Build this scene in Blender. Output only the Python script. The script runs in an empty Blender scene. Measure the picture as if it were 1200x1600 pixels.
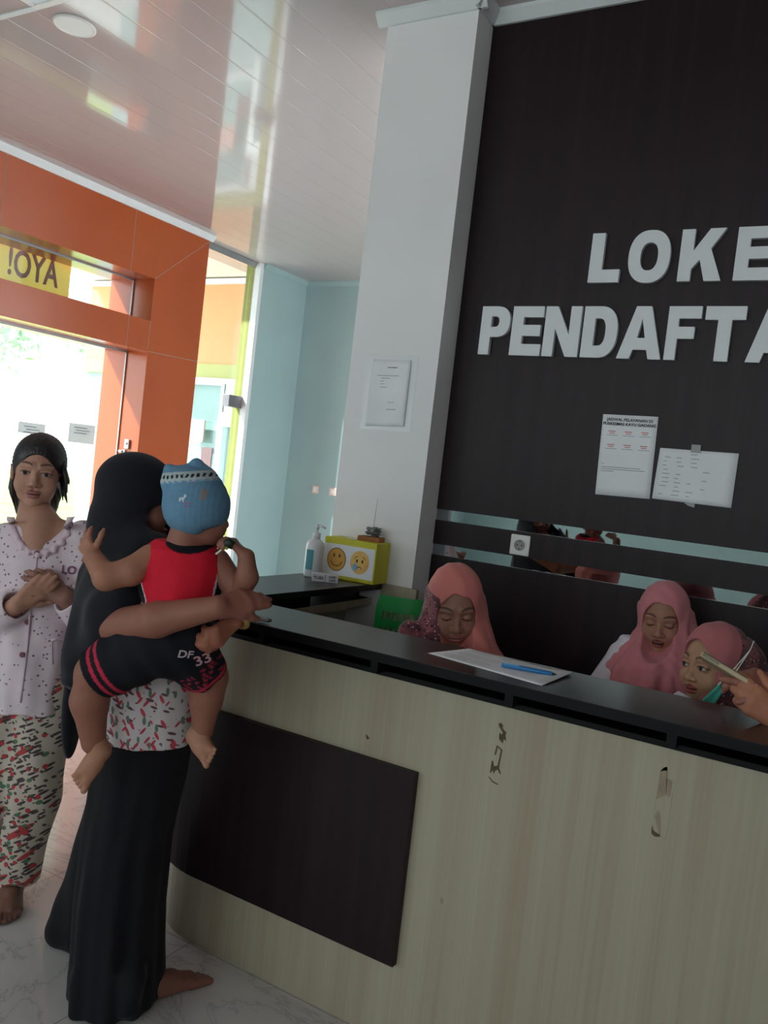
import bpy, bmesh, math, random
import numpy as np
from mathutils import Vector, Matrix

# ------------------------------------------------------------------ camera, world, light, exposure
SC = bpy.context.scene
COL = SC.collection
F_PX, CAM_H = 1324.59, 1.5
_yaw, _pitch, _roll = 0.52618, -0.04573, 0.11394
def _cam_axes():
    f = np.array([-math.sin(_yaw) * math.cos(_pitch), math.cos(_yaw) * math.cos(_pitch), math.sin(_pitch)])
    r = np.array([math.cos(_yaw), math.sin(_yaw), 0.0])
    u = np.cross(r, f)
    return math.cos(_roll) * r + math.sin(_roll) * u, -math.sin(_roll) * r + math.cos(_roll) * u, f
CR, CU, CF = _cam_axes()
cam_data = bpy.data.cameras.new('camera')
cam = bpy.data.objects.new('camera', cam_data)
COL.objects.link(cam)
cam.matrix_world = Matrix(((CR[0], CU[0], -CF[0], 0), (CR[1], CU[1], -CF[1], 0), (CR[2], CU[2], -CF[2], CAM_H), (0, 0, 0, 1)))
cam_data.sensor_fit = 'VERTICAL'
cam_data.sensor_height = 36.0
cam_data.lens = 36.0 * F_PX / 1600.0
cam_data.clip_start, cam_data.clip_end = 0.05, 200
SC.camera = cam

SKY_STRENGTH = 6.0
SUN_STRENGTH = 12.0
EXPOSURE = -0.3
world = bpy.data.worlds.new('sky')
SC.world = world
world.use_nodes = True
bgn = world.node_tree.nodes['Background']
bgn.inputs['Color'].default_value = (0.90, 0.96, 1.0, 1)
bgn.inputs['Strength'].default_value = SKY_STRENGTH
sun = bpy.data.objects.new('sun', bpy.data.lights.new('sun', 'SUN'))
sun.data.energy = SUN_STRENGTH
sun.data.angle = math.radians(2)
sun.rotation_euler = Vector((0.5, 0.6, -0.62)).to_track_quat('-Z', 'Y').to_euler()
COL.objects.link(sun)
def area(name, loc, rot, sx, sy, power, color=(1, 1, 1), portal=False):
    l = bpy.data.lights.new(name, 'AREA')
    l.shape = 'RECTANGLE'; l.size = sx; l.size_y = sy; l.energy = power; l.color = color
    if portal: l.cycles.is_portal = True
    o = bpy.data.objects.new(name, l); COL.objects.link(o)
    o.location = loc; o.rotation_euler = rot
    return o
# daylight comes in through the glazed rear wall and the entrance portal
area('daylight_rear', (-1.15, -5.75, 2.32), (math.radians(90), 0, 0), 7.9, 1.75, 1, portal=True)
area('daylight_entrance', (-6.15, 4.0, 1.45), (0, math.radians(-90), 0), 2.9, 2.6, 1, portal=True)
area('daylight_side', (-5.9, 6.1, 1.7), (0, math.radians(-90), 0), 3.3, 0.9, 1, portal=True)
area('daylight_left', (-5.7, -2.7, 1.8), (0, math.radians(-90), 0), 1.7, 3.0, 1, portal=True)
vs = SC.view_settings
vs.view_transform = 'Standard'; vs.look = 'None'; vs.exposure = EXPOSURE; vs.gamma = 1.0
vs.use_curve_mapping = False
SC.cycles.max_bounces = 10
SC.cycles.diffuse_bounces = 6
SC.cycles.glossy_bounces = 5
SC.cycles.transparent_max_bounces = 12
SC.cycles.transmission_bounces = 6
SC.cycles.sample_clamp_indirect = 8.0
SC.cycles.use_denoising = True
SC.cycles.caustics_reflective = False
SC.cycles.caustics_refractive = False

# ------------------------------------------------------------------ helpers
def px(x, y, d):
    """world point seen at pixel (x, y) of the 1200x1600 frame, d metres in front of the lens"""
    return np.array([0, 0, CAM_H]) + d * (CF + CR * (x - 600) / F_PX - CU * (y - 800) / F_PX)
def s2l(c):
    c = c / 255.0
    return c / 12.92 if c <= 0.04045 else ((c + 0.055) / 1.055) ** 2.4
def rgb(r, g, b): return (s2l(r), s2l(g), s2l(b), 1.0)

def new_mat(name):
    m = bpy.data.materials.new(name); m.use_nodes = True
    nt = m.node_tree
    return m, nt, nt.nodes['Principled BSDF']
def nd(nt, typ, **kw):
    n = nt.nodes.new(typ)
    for k, v in kw.items():
        if k in n.inputs: n.inputs[k].default_value = v
        else: setattr(n, k, v)
    return n
def mix(nt, fac, a, b, mode='MIX'):
    n = nt.nodes.new('ShaderNodeMix'); n.data_type = 'RGBA'; n.blend_type = mode
    for i, v in ((0, fac), (6, a), (7, b)):
        if hasattr(v, 'is_linked'): nt.links.new(v, n.inputs[i])
        else: n.inputs[i].default_value = v
    return n.outputs[2]
def ramp(nt, fac, stops, interp='LINEAR'):
    n = nt.nodes.new('ShaderNodeValToRGB'); n.color_ramp.interpolation = interp
    cr = n.color_ramp
    while len(cr.elements) < len(stops): cr.elements.new(0.5)
    for e, (p, c) in zip(cr.elements, stops):
        e.position = p; e.color = c if len(c) == 4 else (*c, 1)
    nt.links.new(fac, n.inputs[0])
    return n.outputs[0]
def coords(nt, scale=(1, 1, 1), rot=(0, 0, 0), loc=(0, 0, 0)):
    t = nt.nodes.new('ShaderNodeTexCoord'); m = nt.nodes.new('ShaderNodeMapping')
    nt.links.new(t.outputs['Object'], m.inputs[0])
    m.inputs['Scale'].default_value = scale; m.inputs['Rotation'].default_value = rot; m.inputs['Location'].default_value = loc
    return m.outputs[0]
def bump(nt, b, height, strength=0.2, dist=0.01):
    n = nt.nodes.new('ShaderNodeBump'); n.inputs['Strength'].default_value = strength; n.inputs['Distance'].default_value = dist
    nt.links.new(height, n.inputs['Height']); nt.links.new(n.outputs[0], b.inputs['Normal'])
def plain(name, col, rough=0.5, spec=0.5, metal=0.0, var=0.06, vscale=8.0, sheen=0.0):
    """one colour with a slight procedural mottling"""
    m, nt, b = new_mat(name)
    n = nd(nt, 'ShaderNodeTexNoise', Scale=vscale, Detail=3.0)
    nt.links.new(coords(nt), n.inputs['Vector'])
    c2 = tuple(max(0, c * (1 - var)) for c in col[:3]) + (1,)
    c3 = tuple(min(1, c * (1 + var)) for c in col[:3]) + (1,)
    nt.links.new(ramp(nt, n.outputs[0], [(0.3, c2), (0.7, c3)]), b.inputs['Base Color'])
    b.inputs['Roughness'].default_value = rough
    b.inputs['Specular IOR Level'].default_value = spec
    b.inputs['Metallic'].default_value = metal
    if sheen: b.inputs['Sheen Weight'].default_value = sheen
    return m
def vcol_mat(name, rough=0.6, spec=0.3, weave=0.0, sss=0.0):
    m, nt, b = new_mat(name)
    a = nt.nodes.new('ShaderNodeVertexColor'); a.layer_name = 'Col'
    n = nd(nt, 'ShaderNodeTexNoise', Scale=60.0, Detail=2.0)
    nt.links.new(coords(nt), n.inputs['Vector'])
    nt.links.new(mix(nt, 1.0, a.outputs[0], ramp(nt, n.outputs[0], [(0.3, (0.9, 0.9, 0.9)), (0.7, (1, 1, 1))]), 'MULTIPLY'), b.inputs['Base Color'])
    b.inputs['Roughness'].default_value = rough; b.inputs['Specular IOR Level'].default_value = spec
    if weave:
        w = nd(nt, 'ShaderNodeTexNoise', Scale=weave, Detail=1.0)
        nt.links.new(coords(nt), w.inputs['Vector']); bump(nt, b, w.outputs[0], 0.25, 0.002)
    return m

class MB:
    """collects shapes, then links them as ONE mesh object"""
    def __init__(s): s.v = []; s.f = []
    def add(s, vs_, fs):
        o = len(s.v); s.v += [tuple(float(c) for c in v) for v in vs_]; s.f += [tuple(i + o for i in f) for f in fs]; return s
    def box(s, a, b):
        x0, y0, z0 = a; x1, y1, z1 = b
        return s.add([(x0, y0, z0), (x1, y0, z0), (x1, y1, z0), (x0, y1, z0), (x0, y0, z1), (x1, y0, z1), (x1, y1, z1), (x0, y1, z1)],
                     [(0, 3, 2, 1), (4, 5, 6, 7), (0, 1, 5, 4), (1, 2, 6, 5), (2, 3, 7, 6), (3, 0, 4, 7)])
    def prism(s, poly, z0, z1):
        n = len(poly)
        return s.add([(x, y, z0) for x, y in poly] + [(x, y, z1) for x, y in poly],
                     [tuple(range(n))[::-1], tuple(range(n, 2 * n))] + [(i, (i + 1) % n, n + (i + 1) % n, n + i) for i in range(n)])
    def ribbon(s, outer, inner, z0, z1):
        """wall between two open paths of equal length"""
        n = len(outer)
        vs_ = [(x, y, z) for z in (z0, z1) for p in (outer, inner) for x, y in p]
        O0, I0, O1, I1 = 0, n, 2 * n, 3 * n
        fs = []
        for i in range(n - 1):
            fs += [(O0 + i, O0 + i + 1, O1 + i + 1, O1 + i), (I0 + i + 1, I0 + i, I1 + i, I1 + i + 1),
                   (O1 + i, O1 + i + 1, I1 + i + 1, I1 + i), (O0 + i + 1, O0 + i, I0 + i, I0 + i + 1)]
        fs += [(O0, O1, I1, I0), (O0 + n - 1, I0 + n - 1, I1 + n - 1, O1 + n - 1)]
        return s.add(vs_, fs)
    def tube(s, pts, r, n=8, cap=True):
        pts = [np.array(p, float) for p in pts]
        rs = [r] * len(pts) if np.isscalar(r) else r
        vs_ = []; ref = None
        for i, p in enumerate(pts):
            t = pts[min(i + 1, len(pts) - 1)] - pts[max(i - 1, 0)]
            t = t / (np.linalg.norm(t) + 1e-9)
            if ref is None: ref = np.array([0, 0, 1.0]) if abs(t[2]) < 0.9 else np.array([1.0, 0, 0])
            a = np.cross(t, ref); a /= np.linalg.norm(a) + 1e-9
            b = np.cross(a, t); ref = b
            vs_ += [p + rs[i] * (math.cos(2 * math.pi * k / n) * a + math.sin(2 * math.pi * k / n) * b) for k in range(n)]
        fs = [(i * n + k, i * n + (k + 1) % n, (i + 1) * n + (k + 1) % n, (i + 1) * n + k) for i in range(len(pts) - 1) for k in range(n)]
        if cap: fs += [tuple(range(n))[::-1], tuple(range((len(pts) - 1) * n, len(pts) * n))]
        return s.add(vs_, fs)
    def lathe(s, prof, n=24, c=(0, 0, 0)):
        vs_ = [(c[0] + r * math.cos(2 * math.pi * k / n), c[1] + r * math.sin(2 * math.pi * k / n), c[2] + z) for r, z in prof for k in range(n)]
        m = len(prof)
        fs = [(i * n + k, i * n + (k + 1) % n, (i + 1) * n + (k + 1) % n, (i + 1) * n + k) for i in range(m - 1) for k in range(n)]
        fs += [tuple(range(n))[::-1], tuple(range((m - 1) * n, m * n))]
        return s.add(vs_, fs)
    def xf(s, M):
        s.v = [tuple(M @ Vector(v)) for v in s.v]; return s
    def build(s, name, mat, parent=None, bevel=0.0, smooth=False, seg=2):
        me = bpy.data.meshes.new(name)
        me.from_pydata(s.v, [], s.f)
        bm = bmesh.new(); bm.from_mesh(me); bmesh.ops.recalc_face_normals(bm, faces=bm.faces); bm.to_mesh(me); bm.free()
        o = bpy.data.objects.new(name, me); COL.objects.link(o)
        me.materials.append(mat)
        if smooth: me.shade_smooth()
        if bevel:
            bv = o.modifiers.new('bevel', 'BEVEL'); bv.width = bevel; bv.segments = seg; bv.limit_method = 'ANGLE'
        if parent is not None: o.parent = parent
        return o
def tag(o, label, cat, group=None, kind=None):
    o['label'] = label; o['category'] = cat
    if group: o['group'] = group
    if kind: o['kind'] = kind
    return o
def struct(o, kind='structure'): o['kind'] = kind; return o
def empty(name, loc, label, cat, group=None, rz=0.0):
    o = bpy.data.objects.new(name, None); COL.objects.link(o)
    o.location = loc; o.rotation_euler = (0, 0, rz); o.empty_display_size = 0.05
    return tag(o, label, cat, group)
def copy_tree(o, parent=None):
    c = o.copy(); COL.objects.link(c)
    if parent is not None: c.parent = parent
    for ch in o.children: copy_tree(ch, c)
    return c
def rim(pts, closed=True): return pts
def arc(cx, cy, r, a0, a1, n=12):
    return [(cx + r * math.cos(math.radians(a0 + (a1 - a0) * i / n)), cy + r * math.sin(math.radians(a0 + (a1 - a0) * i / n))) for i in range(n + 1)]
def shape2d(loops, depth, bev=0.0):
    """filled outline with holes, extruded by depth; returns verts, faces in x (right), y (up), z (thickness) """
    cu = bpy.data.curves.new('outline', 'CURVE'); cu.dimensions = '2D'; cu.fill_mode = 'BOTH'; cu.extrude = depth / 2
    for lp in loops:
        sp = cu.splines.new('POLY'); sp.points.add(len(lp) - 1); sp.use_cyclic_u = True
        for p, q in zip(sp.points, lp): p.co = (q[0], q[1], 0, 1)
    return _curve_mesh(cu)
def text2d(s, size, depth=0.001, align='CENTER', bold=0.0):
    cu = bpy.data.curves.new('lettering', 'FONT'); cu.body = s; cu.size = size; cu.extrude = depth / 2; cu.align_x = align; cu.align_y = 'CENTER'; cu.offset = bold
    cu.resolution_u = 3
    return _curve_mesh(cu)
def _curve_mesh(cu):
    ob = bpy.data.objects.new('outline', cu); COL.objects.link(ob)
    dg = bpy.context.evaluated_depsgraph_get(); dg.update()
    me = bpy.data.meshes.new_from_object(ob.evaluated_get(dg))
    v = [tuple(x.co) for x in me.vertices]; f = [tuple(p.vertices) for p in me.polygons]
    bpy.data.objects.remove(ob); bpy.data.curves.remove(cu); bpy.data.meshes.remove(me)
    return v, f
def to_frame(v, o, ex, ey, ez):
    o, ex, ey, ez = (np.array(a, float) for a in (o, ex, ey, ez))
    return [o + ex * p[0] + ey * p[1] + ez * p[2] for p in v]
# ------------------------------------------------------------------ materials of the place
M = {}
def orange_panel():
    m, nt, b = new_mat('orange_cladding')
    n = nd(nt, 'ShaderNodeTexNoise', Scale=1.5, Detail=2.0); nt.links.new(coords(nt), n.inputs['Vector'])
    nt.links.new(ramp(nt, n.outputs[0], [(0.3, rgb(166, 76, 34)), (0.7, rgb(172, 82, 38))]), b.inputs['Base Color'])
    b.inputs['Roughness'].default_value = 0.22
    return m
M['orange'] = orange_panel()
M['seam'] = plain('grey_sealant', rgb(150, 120, 105), 0.7)
M['teal'] = plain('teal_paint', rgb(160, 184, 184), 0.55, 0.3, var=0.03, vscale=2)
M['white'] = plain('white_paint', rgb(236, 234, 235), 0.6, 0.3, var=0.03, vscale=2)
M['trim'] = plain('white_trim', rgb(222, 226, 226), 0.45, var=0.02)
M['alum'] = plain('aluminium', rgb(150, 150, 150), 0.4, metal=0.6)
M['steel'] = plain('steel', rgb(160, 158, 160), 0.3, metal=0.9)
M['paper'] = plain('paper', rgb(236, 236, 240), 0.8, 0.2, var=0.03)
M['ink'] = plain('ink', rgb(60, 58, 62), 0.8, 0.1)
M['grey_ink'] = plain('grey_ink', rgb(150, 150, 160), 0.8, 0.1)
M['red_ink'] = plain('red_ink', rgb(205, 120, 125), 0.8, 0.1)
M['black'] = plain('black_plastic', rgb(24, 23, 26), 0.5)
M['offwhite'] = plain('white_plastic', rgb(232, 230, 226), 0.35, var=0.02)
def ceiling_mat():
    m, nt, b = new_mat('pvc_ceiling')
    c = coords(nt)
    sx = nt.nodes.new('ShaderNodeSeparateXYZ'); nt.links.new(c, sx.inputs[0])
    mt = nd(nt, 'ShaderNodeMath', operation='FRACT')
    mu = nd(nt, 'ShaderNodeMath', operation='MULTIPLY'); mu.inputs[1].default_value = 1 / 0.2
    nt.links.new(sx.outputs[0], mu.inputs[0]); nt.links.new(mu.outputs[0], mt.inputs[0])
    groove = ramp(nt, mt.outputs[0], [(0.0, (0, 0, 0)), (0.012, (0, 0, 0)), (0.03, (1, 1, 1)), (0.97, (1, 1, 1)), (0.99, (0, 0, 0))])
    w = nd(nt, 'ShaderNodeTexNoise', Scale=9.0, Detail=1.0)
    nt.links.new(coords(nt, (1, 0.5, 1)), w.inputs['Vector'])
    ad = nd(nt, 'ShaderNodeMath', operation='MULTIPLY_ADD'); ad.inputs[1].default_value = 0.10
    nt.links.new(w.outputs[0], ad.inputs[0])
    bw = nt.nodes.new('ShaderNodeRGBToBW'); nt.links.new(groove, bw.inputs[0]); nt.links.new(bw.outputs[0], ad.inputs[2])
    bump(nt, b, ad.outputs[0], 0.16, 0.005)
    nt.links.new(mix(nt, 1.0, rgb(192, 181, 179), ramp(nt, bw.outputs[0], [(0, (0.93, 0.93, 0.93)), (1, (1, 1, 1))]), 'MULTIPLY'), b.inputs['Base Color'])
    b.inputs['Roughness'].default_value = 0.07
    b.inputs['Specular IOR Level'].default_value = 0.7
    return m
M['ceiling'] = ceiling_mat()
def floor_mat():
    m, nt, b = new_mat('marble_tile')
    c = coords(nt, loc=(1.657 + 0.62 * 20, -1.97 + 0.62 * 20, 0))
    br = nd(nt, 'ShaderNodeTexBrick', offset=0.0, squash=1.0)
    br.inputs['Scale'].default_value = 1.0; br.inputs['Mortar Size'].default_value = 0.0022; br.inputs['Brick Width'].default_value = 0.62; br.inputs['Row Height'].default_value = 0.62
    br.inputs['Mortar Smooth'].default_value = 0.3
    nt.links.new(c, br.inputs['Vector'])
    n = nd(nt, 'ShaderNodeTexNoise', Scale=1.6, Detail=8.0, Roughness=0.62, Distortion=1.4)
    nt.links.new(coords(nt, (1, 1.6, 1), (0, 0, 0.6)), n.inputs['Vector'])
    vein = ramp(nt, n.outputs[0], [(0.40, rgb(200, 195, 193)), (0.485, rgb(195, 191, 189)), (0.50, rgb(172, 169, 169)), (0.515, rgb(195, 191, 189)), (0.64, rgb(202, 198, 195))])
    nt.links.new(mix(nt, br.outputs['Fac'], vein, rgb(150, 146, 142)), b.inputs['Base Color'])
    b.inputs['Roughness'].default_value = 0.10
    return m
M['floor'] = floor_mat()
def streaky(name, c0, c1, c2, rough, sx=14, sz=0.35, bmp=0.0):
    m, nt, b = new_mat(name)
    n = nd(nt, 'ShaderNodeTexNoise', Scale=1.0, Detail=6.0, Roughness=0.6)
    nt.links.new(coords(nt, (sx, sx, sz)), n.inputs['Vector'])
    n2 = nd(nt, 'ShaderNodeTexNoise', Scale=1.0, Detail=3.0)
    nt.links.new(coords(nt, (sx * 9, sx * 9, sz * 5)), n2.inputs['Vector'])
    a = ramp(nt, n.outputs[0], [(0.33, c0), (0.5, c1), (0.66, c2)])
    nt.links.new(mix(nt, 0.25, a, ramp(nt, n2.outputs[0], [(0.35, c0), (0.65, c2)])), b.inputs['Base Color'])
    b.inputs['Roughness'].default_value = rough
    if bmp: bump(nt, b, n2.outputs[0], bmp, 0.002)
    return m
M['cream'] = streaky('cream_laminate', rgb(158, 141, 120), rgb(163, 155, 134), rgb(170, 164, 144), 0.42)
M['panel'] = streaky('dark_wood_laminate', rgb(28, 18, 22), rgb(34, 23, 27), rgb(42, 27, 31), 0.42, 20, 0.6, 0.1)
M['panel'].node_tree.nodes['Principled BSDF'].inputs['Specular IOR Level'].default_value = 0.22
M['dark'] = streaky('dark_countertop_laminate', rgb(22, 18, 20), rgb(27, 22, 23), rgb(33, 27, 27), 0.30, 16, 4)
M['edge'] = plain('black_edge_band', rgb(17, 15, 17), 0.5, 0.15)
def mirror():
    m, nt, b = new_mat('mirror')
    n = nd(nt, 'ShaderNodeTexNoise', Scale=3.0); nt.links.new(coords(nt), n.inputs['Vector'])
    nt.links.new(ramp(nt, n.outputs[0], [(0, rgb(214, 218, 218)), (1, rgb(224, 226, 226))]), b.inputs['Base Color'])
    b.inputs['Metallic'].default_value = 1.0; b.inputs['Roughness'].default_value = 0.02
    return m
M['mirror'] = mirror()
def glass():
    m = bpy.data.materials.new('clear_glass'); m.use_nodes = True; nt = m.node_tree
    nt.nodes.remove(nt.nodes['Principled BSDF'])
    t = nd(nt, 'ShaderNodeBsdfTransparent', Color=(0.93, 0.97, 0.96, 1)); g = nd(nt, 'ShaderNodeBsdfGlossy', Roughness=0.02)
    lw = nd(nt, 'ShaderNodeLayerWeight', Blend=0.5); mx = nt.nodes.new('ShaderNodeMixShader')
    pw_ = nd(nt, 'ShaderNodeMath', operation='POWER'); pw_.inputs[1].default_value = 4.0; nt.links.new(lw.outputs['Facing'], pw_.inputs[0])
    ma = nd(nt, 'ShaderNodeMath', operation='MULTIPLY_ADD'); ma.inputs[1].default_value = 0.6; ma.inputs[2].default_value = 0.03; nt.links.new(pw_.outputs[0], ma.inputs[0])
    nt.links.new(ma.outputs[0], mx.inputs[0]); nt.links.new(t.outputs[0], mx.inputs[1]); nt.links.new(g.outputs[0], mx.inputs[2])
    nt.links.new(mx.outputs[0], nt.nodes['Material Output'].inputs[0])
    return m
M['glass'] = glass()

# ------------------------------------------------------------------ room shell
CZ = 3.42            # ceiling
XO, XG = -5.40, -5.64  # front of the orange portal, plane of its glass
YB = 7.34            # far teal wall
YP, YW = 3.065, 3.203  # pillar front, dark feature wall
struct(MB().box((-6.0, -6.0, -0.06), (4.2, 7.5, 0)).build('floor', M['floor']))
struct(MB().box((-6.0, -6.0, CZ), (4.2, 7.5, CZ + 0.06)).build('ceiling', M['ceiling']))
# far teal wall and the short teal wall beside the side door
struct(MB().box((-5.64, YB, 0), (-1.0, YB + 0.12, CZ)).build('wall_far', M['teal']))
struct(MB().box((-5.66, 6.60, 0), (-5.52, YB, CZ)).build('wall_side', M['teal']))
# feature wall with its return and the white pillar
struct(MB().box((-1.61, YW + 0.02, 0), (4.2, YW + 0.16, CZ)).build('wall_counter', M['white']))
struct(MB().box((-2.03, YP, 0), (-1.608, YW + 0.16, CZ)).build('pillar', M['white']))
struct(MB().box((4.0, -5.7, 0), (4.12, YW + 0.02, CZ)).build('wall_right', M['white']))
# rear wall, glazed
rw = MB()
for a, b in (((-5.64, -5.7, 0), (4.0, -5.58, 1.45)), ((-5.64, -5.7, 3.2), (4.0, -5.58, CZ)), ((-5.64, -5.7, 1.45), (-5.1, -5.58, 3.2)), ((2.8, -5.7, 1.45), (4.0, -5.58, 3.2))): rw.box(a, b)
struct(rw.build('wall_rear', M['teal']))
for i in range(4):
    x0 = -5.1 + i * 1.975
    fr = MB()
    for a, b in (((x0, 1.45), (x0 + 0.06, 3.2)), ((x0 + 1.915, 1.45), (x0 + 1.975, 3.2)), ((x0 + 0.06, 1.45), (x0 + 1.915, 1.51)), ((x0 + 0.06, 3.14), (x0 + 1.915, 3.2)), ((x0 + 0.06, 2.6), (x0 + 1.915, 2.65))):
        fr.box((a[0], -5.68, a[1]), (b[0], -5.60, b[1]))
    w = struct(fr.build('window_%d' % (i + 2), M['trim']))
    MB().box((x0 + 0.06, -5.645, 1.51), (x0 + 1.915, -5.639, 3.14)).build('window_pane', M['glass'], w)
# left wall south of the portal, with a window
lw_ = MB()
for a, b in (((-5.7, 0), (2.1, 0.95)), ((-5.7, 2.65), (2.1, CZ)), ((-5.7, 0.95), (-4.2, 2.65)), ((-1.2, 0.95), (2.1, 2.65))): lw_.box((-5.66, a[0], a[1]), (-5.52, b[0], b[1]))
struct(lw_.build('wall_left', M['teal']))
fr = MB()
for a, b in (((-4.2, .95), (-4.14, 2.65)), ((-1.26, .95), (-1.2, 2.65)), ((-4.14, .95), (-1.26, 1.01)), ((-4.14, 2.59), (-1.26, 2.65)), ((-2.73, 1.01), (-2.67, 2.59))): fr.box((-5.63, a[0], a[1]), (-5.55, b[0], b[1]))
w7 = struct(fr.build('window_7', M['trim'])); MB().box((-5.594, -4.14, 1.01), (-5.588, -1.26, 2.59)).build('window_pane', M['glass'], w7)
# orange entrance portal: wide clad frame with a door opening and a transom above it
PY0, PY1 = 2.10, 5.69
DY0, DY1 = 2.72, 5.093
po = MB()
XB = -5.92
po.box((XB, PY0, 0), (XO, DY0, 3.375)); po.box((XB, DY1, 0), (XO, PY1, 3.375))
po.box((XB, DY0, 2.885), (XO, DY1, 3.375)); po.box((XB, DY0, 2.283), (XO, DY1, 2.535))
struct(po.build('wall_portal', M['orange'], bevel=0.002))
sm = MB()
def seam(y0, z0, y1, z1):
    d = np.array([y1 - y0, z1 - z0]); d /= np.linalg.norm(d); n = np.array([-d[1], d[0]]) * 0.003
    p = [(y0 + n[0], z0 + n[1]), (y1 + n[0], z1 + n[1]), (y1 - n[0], z1 - n[1]), (y0 - n[0], z0 - n[1])]
    sm.add([(XO + 0.0006, y, z) for y, z in p] + [(XO - 0.001, y, z) for y, z in p], [(0, 1, 2, 3), (7, 6, 5, 4), (0, 4, 5, 1), (1, 5, 6, 2), (2, 6, 7, 3), (3, 7, 4, 0)])
seam(DY1, 2.885, PY1, 3.37); seam(3.66, 2.885, 3.66, 3.37); seam(4.83, 2.885, 4.83, 3.37); seam(4.86, 2.283, 4.86, 2.535)
seam(DY1, 2.283, PY1, 2.30); seam(DY1, 2.535, DY1, 2.30)
struct(sm.build('trim_1', M['seam']))
# crown mouldings
def crown(name, a, b, nx, ny, mat):
    """a, b: wall ends (x, y); (nx, ny): into the room"""
    prof = [(0, 0), (0.012, 0), (0.045, 0.036), (0.045, 0.05), (0, 0.05)]
    mb = MB(); n = len(prof)
    vs_ = [(p[0] + nx * d, p[1] + ny * d, CZ - 0.05 + h) for p in (a, b) for d, h in prof]
    mb.add(vs_, [tuple(range(n)), tuple(range(n, 2 * n))[::-1]] + [(i, (i + 1) % n, n + (i + 1) % n, n + i) for i in range(n)])
    return struct(mb.build(name, mat))
crown('trim_2', (XO, PY0), (XO, PY1 + 0.03), 1, 0, M['trim'])
crown('trim_3', (-2.07, YP), (-1.565, YP), 0, -1, M['trim'])
crown('trim_4', (-1.608, YP - 0.04), (-1.608, YW), 1, 0, M['trim'])
crown('trim_5', (-1.61, YW), (4.0, YW), 0, -1, M['trim'])
crown('trim_6', (-5.60, PY1), (-5.60, 6.60), 1, 0, M['alum'])
crown('trim_7', (-5.52, 6.60), (-5.52, YB), 1, 0, M['teal'])
crown('trim_8', (-5.52, YB), (-1.0, YB), 0, -1, M['teal'])
struct(MB().box((-5.578, 6.555, 0), (-5.515, 6.605, CZ)).build('trim_9', M['trim'], bevel=0.003))
struct(MB().box((-5.598, 6.565, 0), (-5.578, 6.605, CZ)).build('trim_16', M['alum']))
struct(MB().box((-5.70, 6.565, 0), (-5.598, 6.605, CZ)).build('trim_17', plain('olive_post', rgb(132, 138, 66), 0.7)))
struct(MB().box((-3.4, 2.475, CZ - 0.006), (-6.0, 2.505, CZ + 0.01)).build('trim_10', M['trim'], bevel=0.003))
# glazing of the portal: double glass door with a lock, transom above
d1 = struct(MB().box((XG - 0.005, 3.91, 0.01), (XG + 0.005, DY1 - 0.004, 2.275)).build('door_1', M['glass']))
d2 = struct(MB().box((XG - 0.005, DY0 + 0.004, 0.01), (XG + 0.005, 3.90, 2.275)).build('door_2', M['glass']))
MB().box((XG - 0.009, DY0, 2.262), (XG + 0.009, 3.9, 2.283)).build('top_rail', M['alum'], d2)
MB().box((XG - 0.009, 3.91, 2.262), (XG + 0.009, DY1, 2.283)).build('top_rail', M['alum'], d1)
MB().box((XG - 0.006, DY1 - 0.012, 0.01), (XG + 0.006, DY1 - 0.004, 2.27)).build('edge_seal', M['alum'], d1)
lk = MB().box((-5.545, DY1 - 0.022, 1.455), (-5.495, DY1 + 0.001, 1.535)); lk.box((-5.57, DY1 - 0.018, 1.405), (-5.535, DY1 + 0.001, 1.445)); lk.tube([(-5.52, DY1 - 0.03, 1.5), (-5.52, DY1, 1.5)], 0.012, 12)
struct(lk.build('door_lock', M['steel'], d1, bevel=0.004))
MB().box((-5.60, DY1 - 0.03, 1.42), (-5.56, DY1 - 0.002, 1.44)).build('latch', M['steel'], d1, bevel=0.003)
w1 = struct(MB().box((XG - 0.004, DY0, 2.535), (XG + 0.004, DY1, 2.885)).build('window_1', M['glass']))
MB().box((XG - 0.006, DY1 - 0.012, 2.535), (XG + 0.006, DY1 - 0.002, 2.885)).build('edge_seal', M['alum'], w1)
MB().box((XG - 0.007, DY0, 2.872), (XG + 0.007, DY1, 2.885)).build('edge_seal', M['alum'], w1)
# side glass door between portal and white trim, with its hinge
d3 = struct(MB().box((XG - 0.005, PY1, 0.01), (XG + 0.005, 6.545, CZ - 0.05)).build('door_3', M['glass']))
MB().box((XG - 0.016, 6.36, 1.975), (XG + 0.066, 6.565, 2.09)).build('hinge', plain('hinge_grey', rgb(124, 120, 124), 0.35, metal=0.4), d3, bevel=0.003)

# ------------------------------------------------------------------ outside
M['concrete'] = plain('pale_concrete', rgb(206, 204, 200), 0.9, var=0.06, vscale=1.5)
M['peach'] = plain('peach_paint', rgb(208, 156, 108), 0.7, var=0.03)
M['lime'] = plain('lime_paint', rgb(168, 172, 112), 0.7, var=0.03)
struct(MB().box((-40, -25, -0.16), (-5.9, 40, -0.08)).build('ground', M['concrete']))
fb = MB().box((-9.0, 7.5, -0.1), (-5.66, 7.7, 3.7))
struct(fb.build('wall_outside', M['teal']))
struct(MB().box((-9.0, 7.44, 2.525), (-5.70, 7.5, 3.44)).build('trim_11', M['peach']))
struct(MB().box((-9.0, 7.43, 2.36), (-5.70, 7.5, 2.525)).build('trim_12', M['lime']))
struct(MB().box((-9.0, 7.40, 3.44), (-5.70, 7.5, 3.50)).build('trim_13', M['trim']))
struct(MB().box((-9.0, 5.9, 3.52), (-5.93, 7.7, 3.6)).build('trim_15', plain('porch_cream', rgb(236, 222, 210), 0.7)))
wf = MB()
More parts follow.
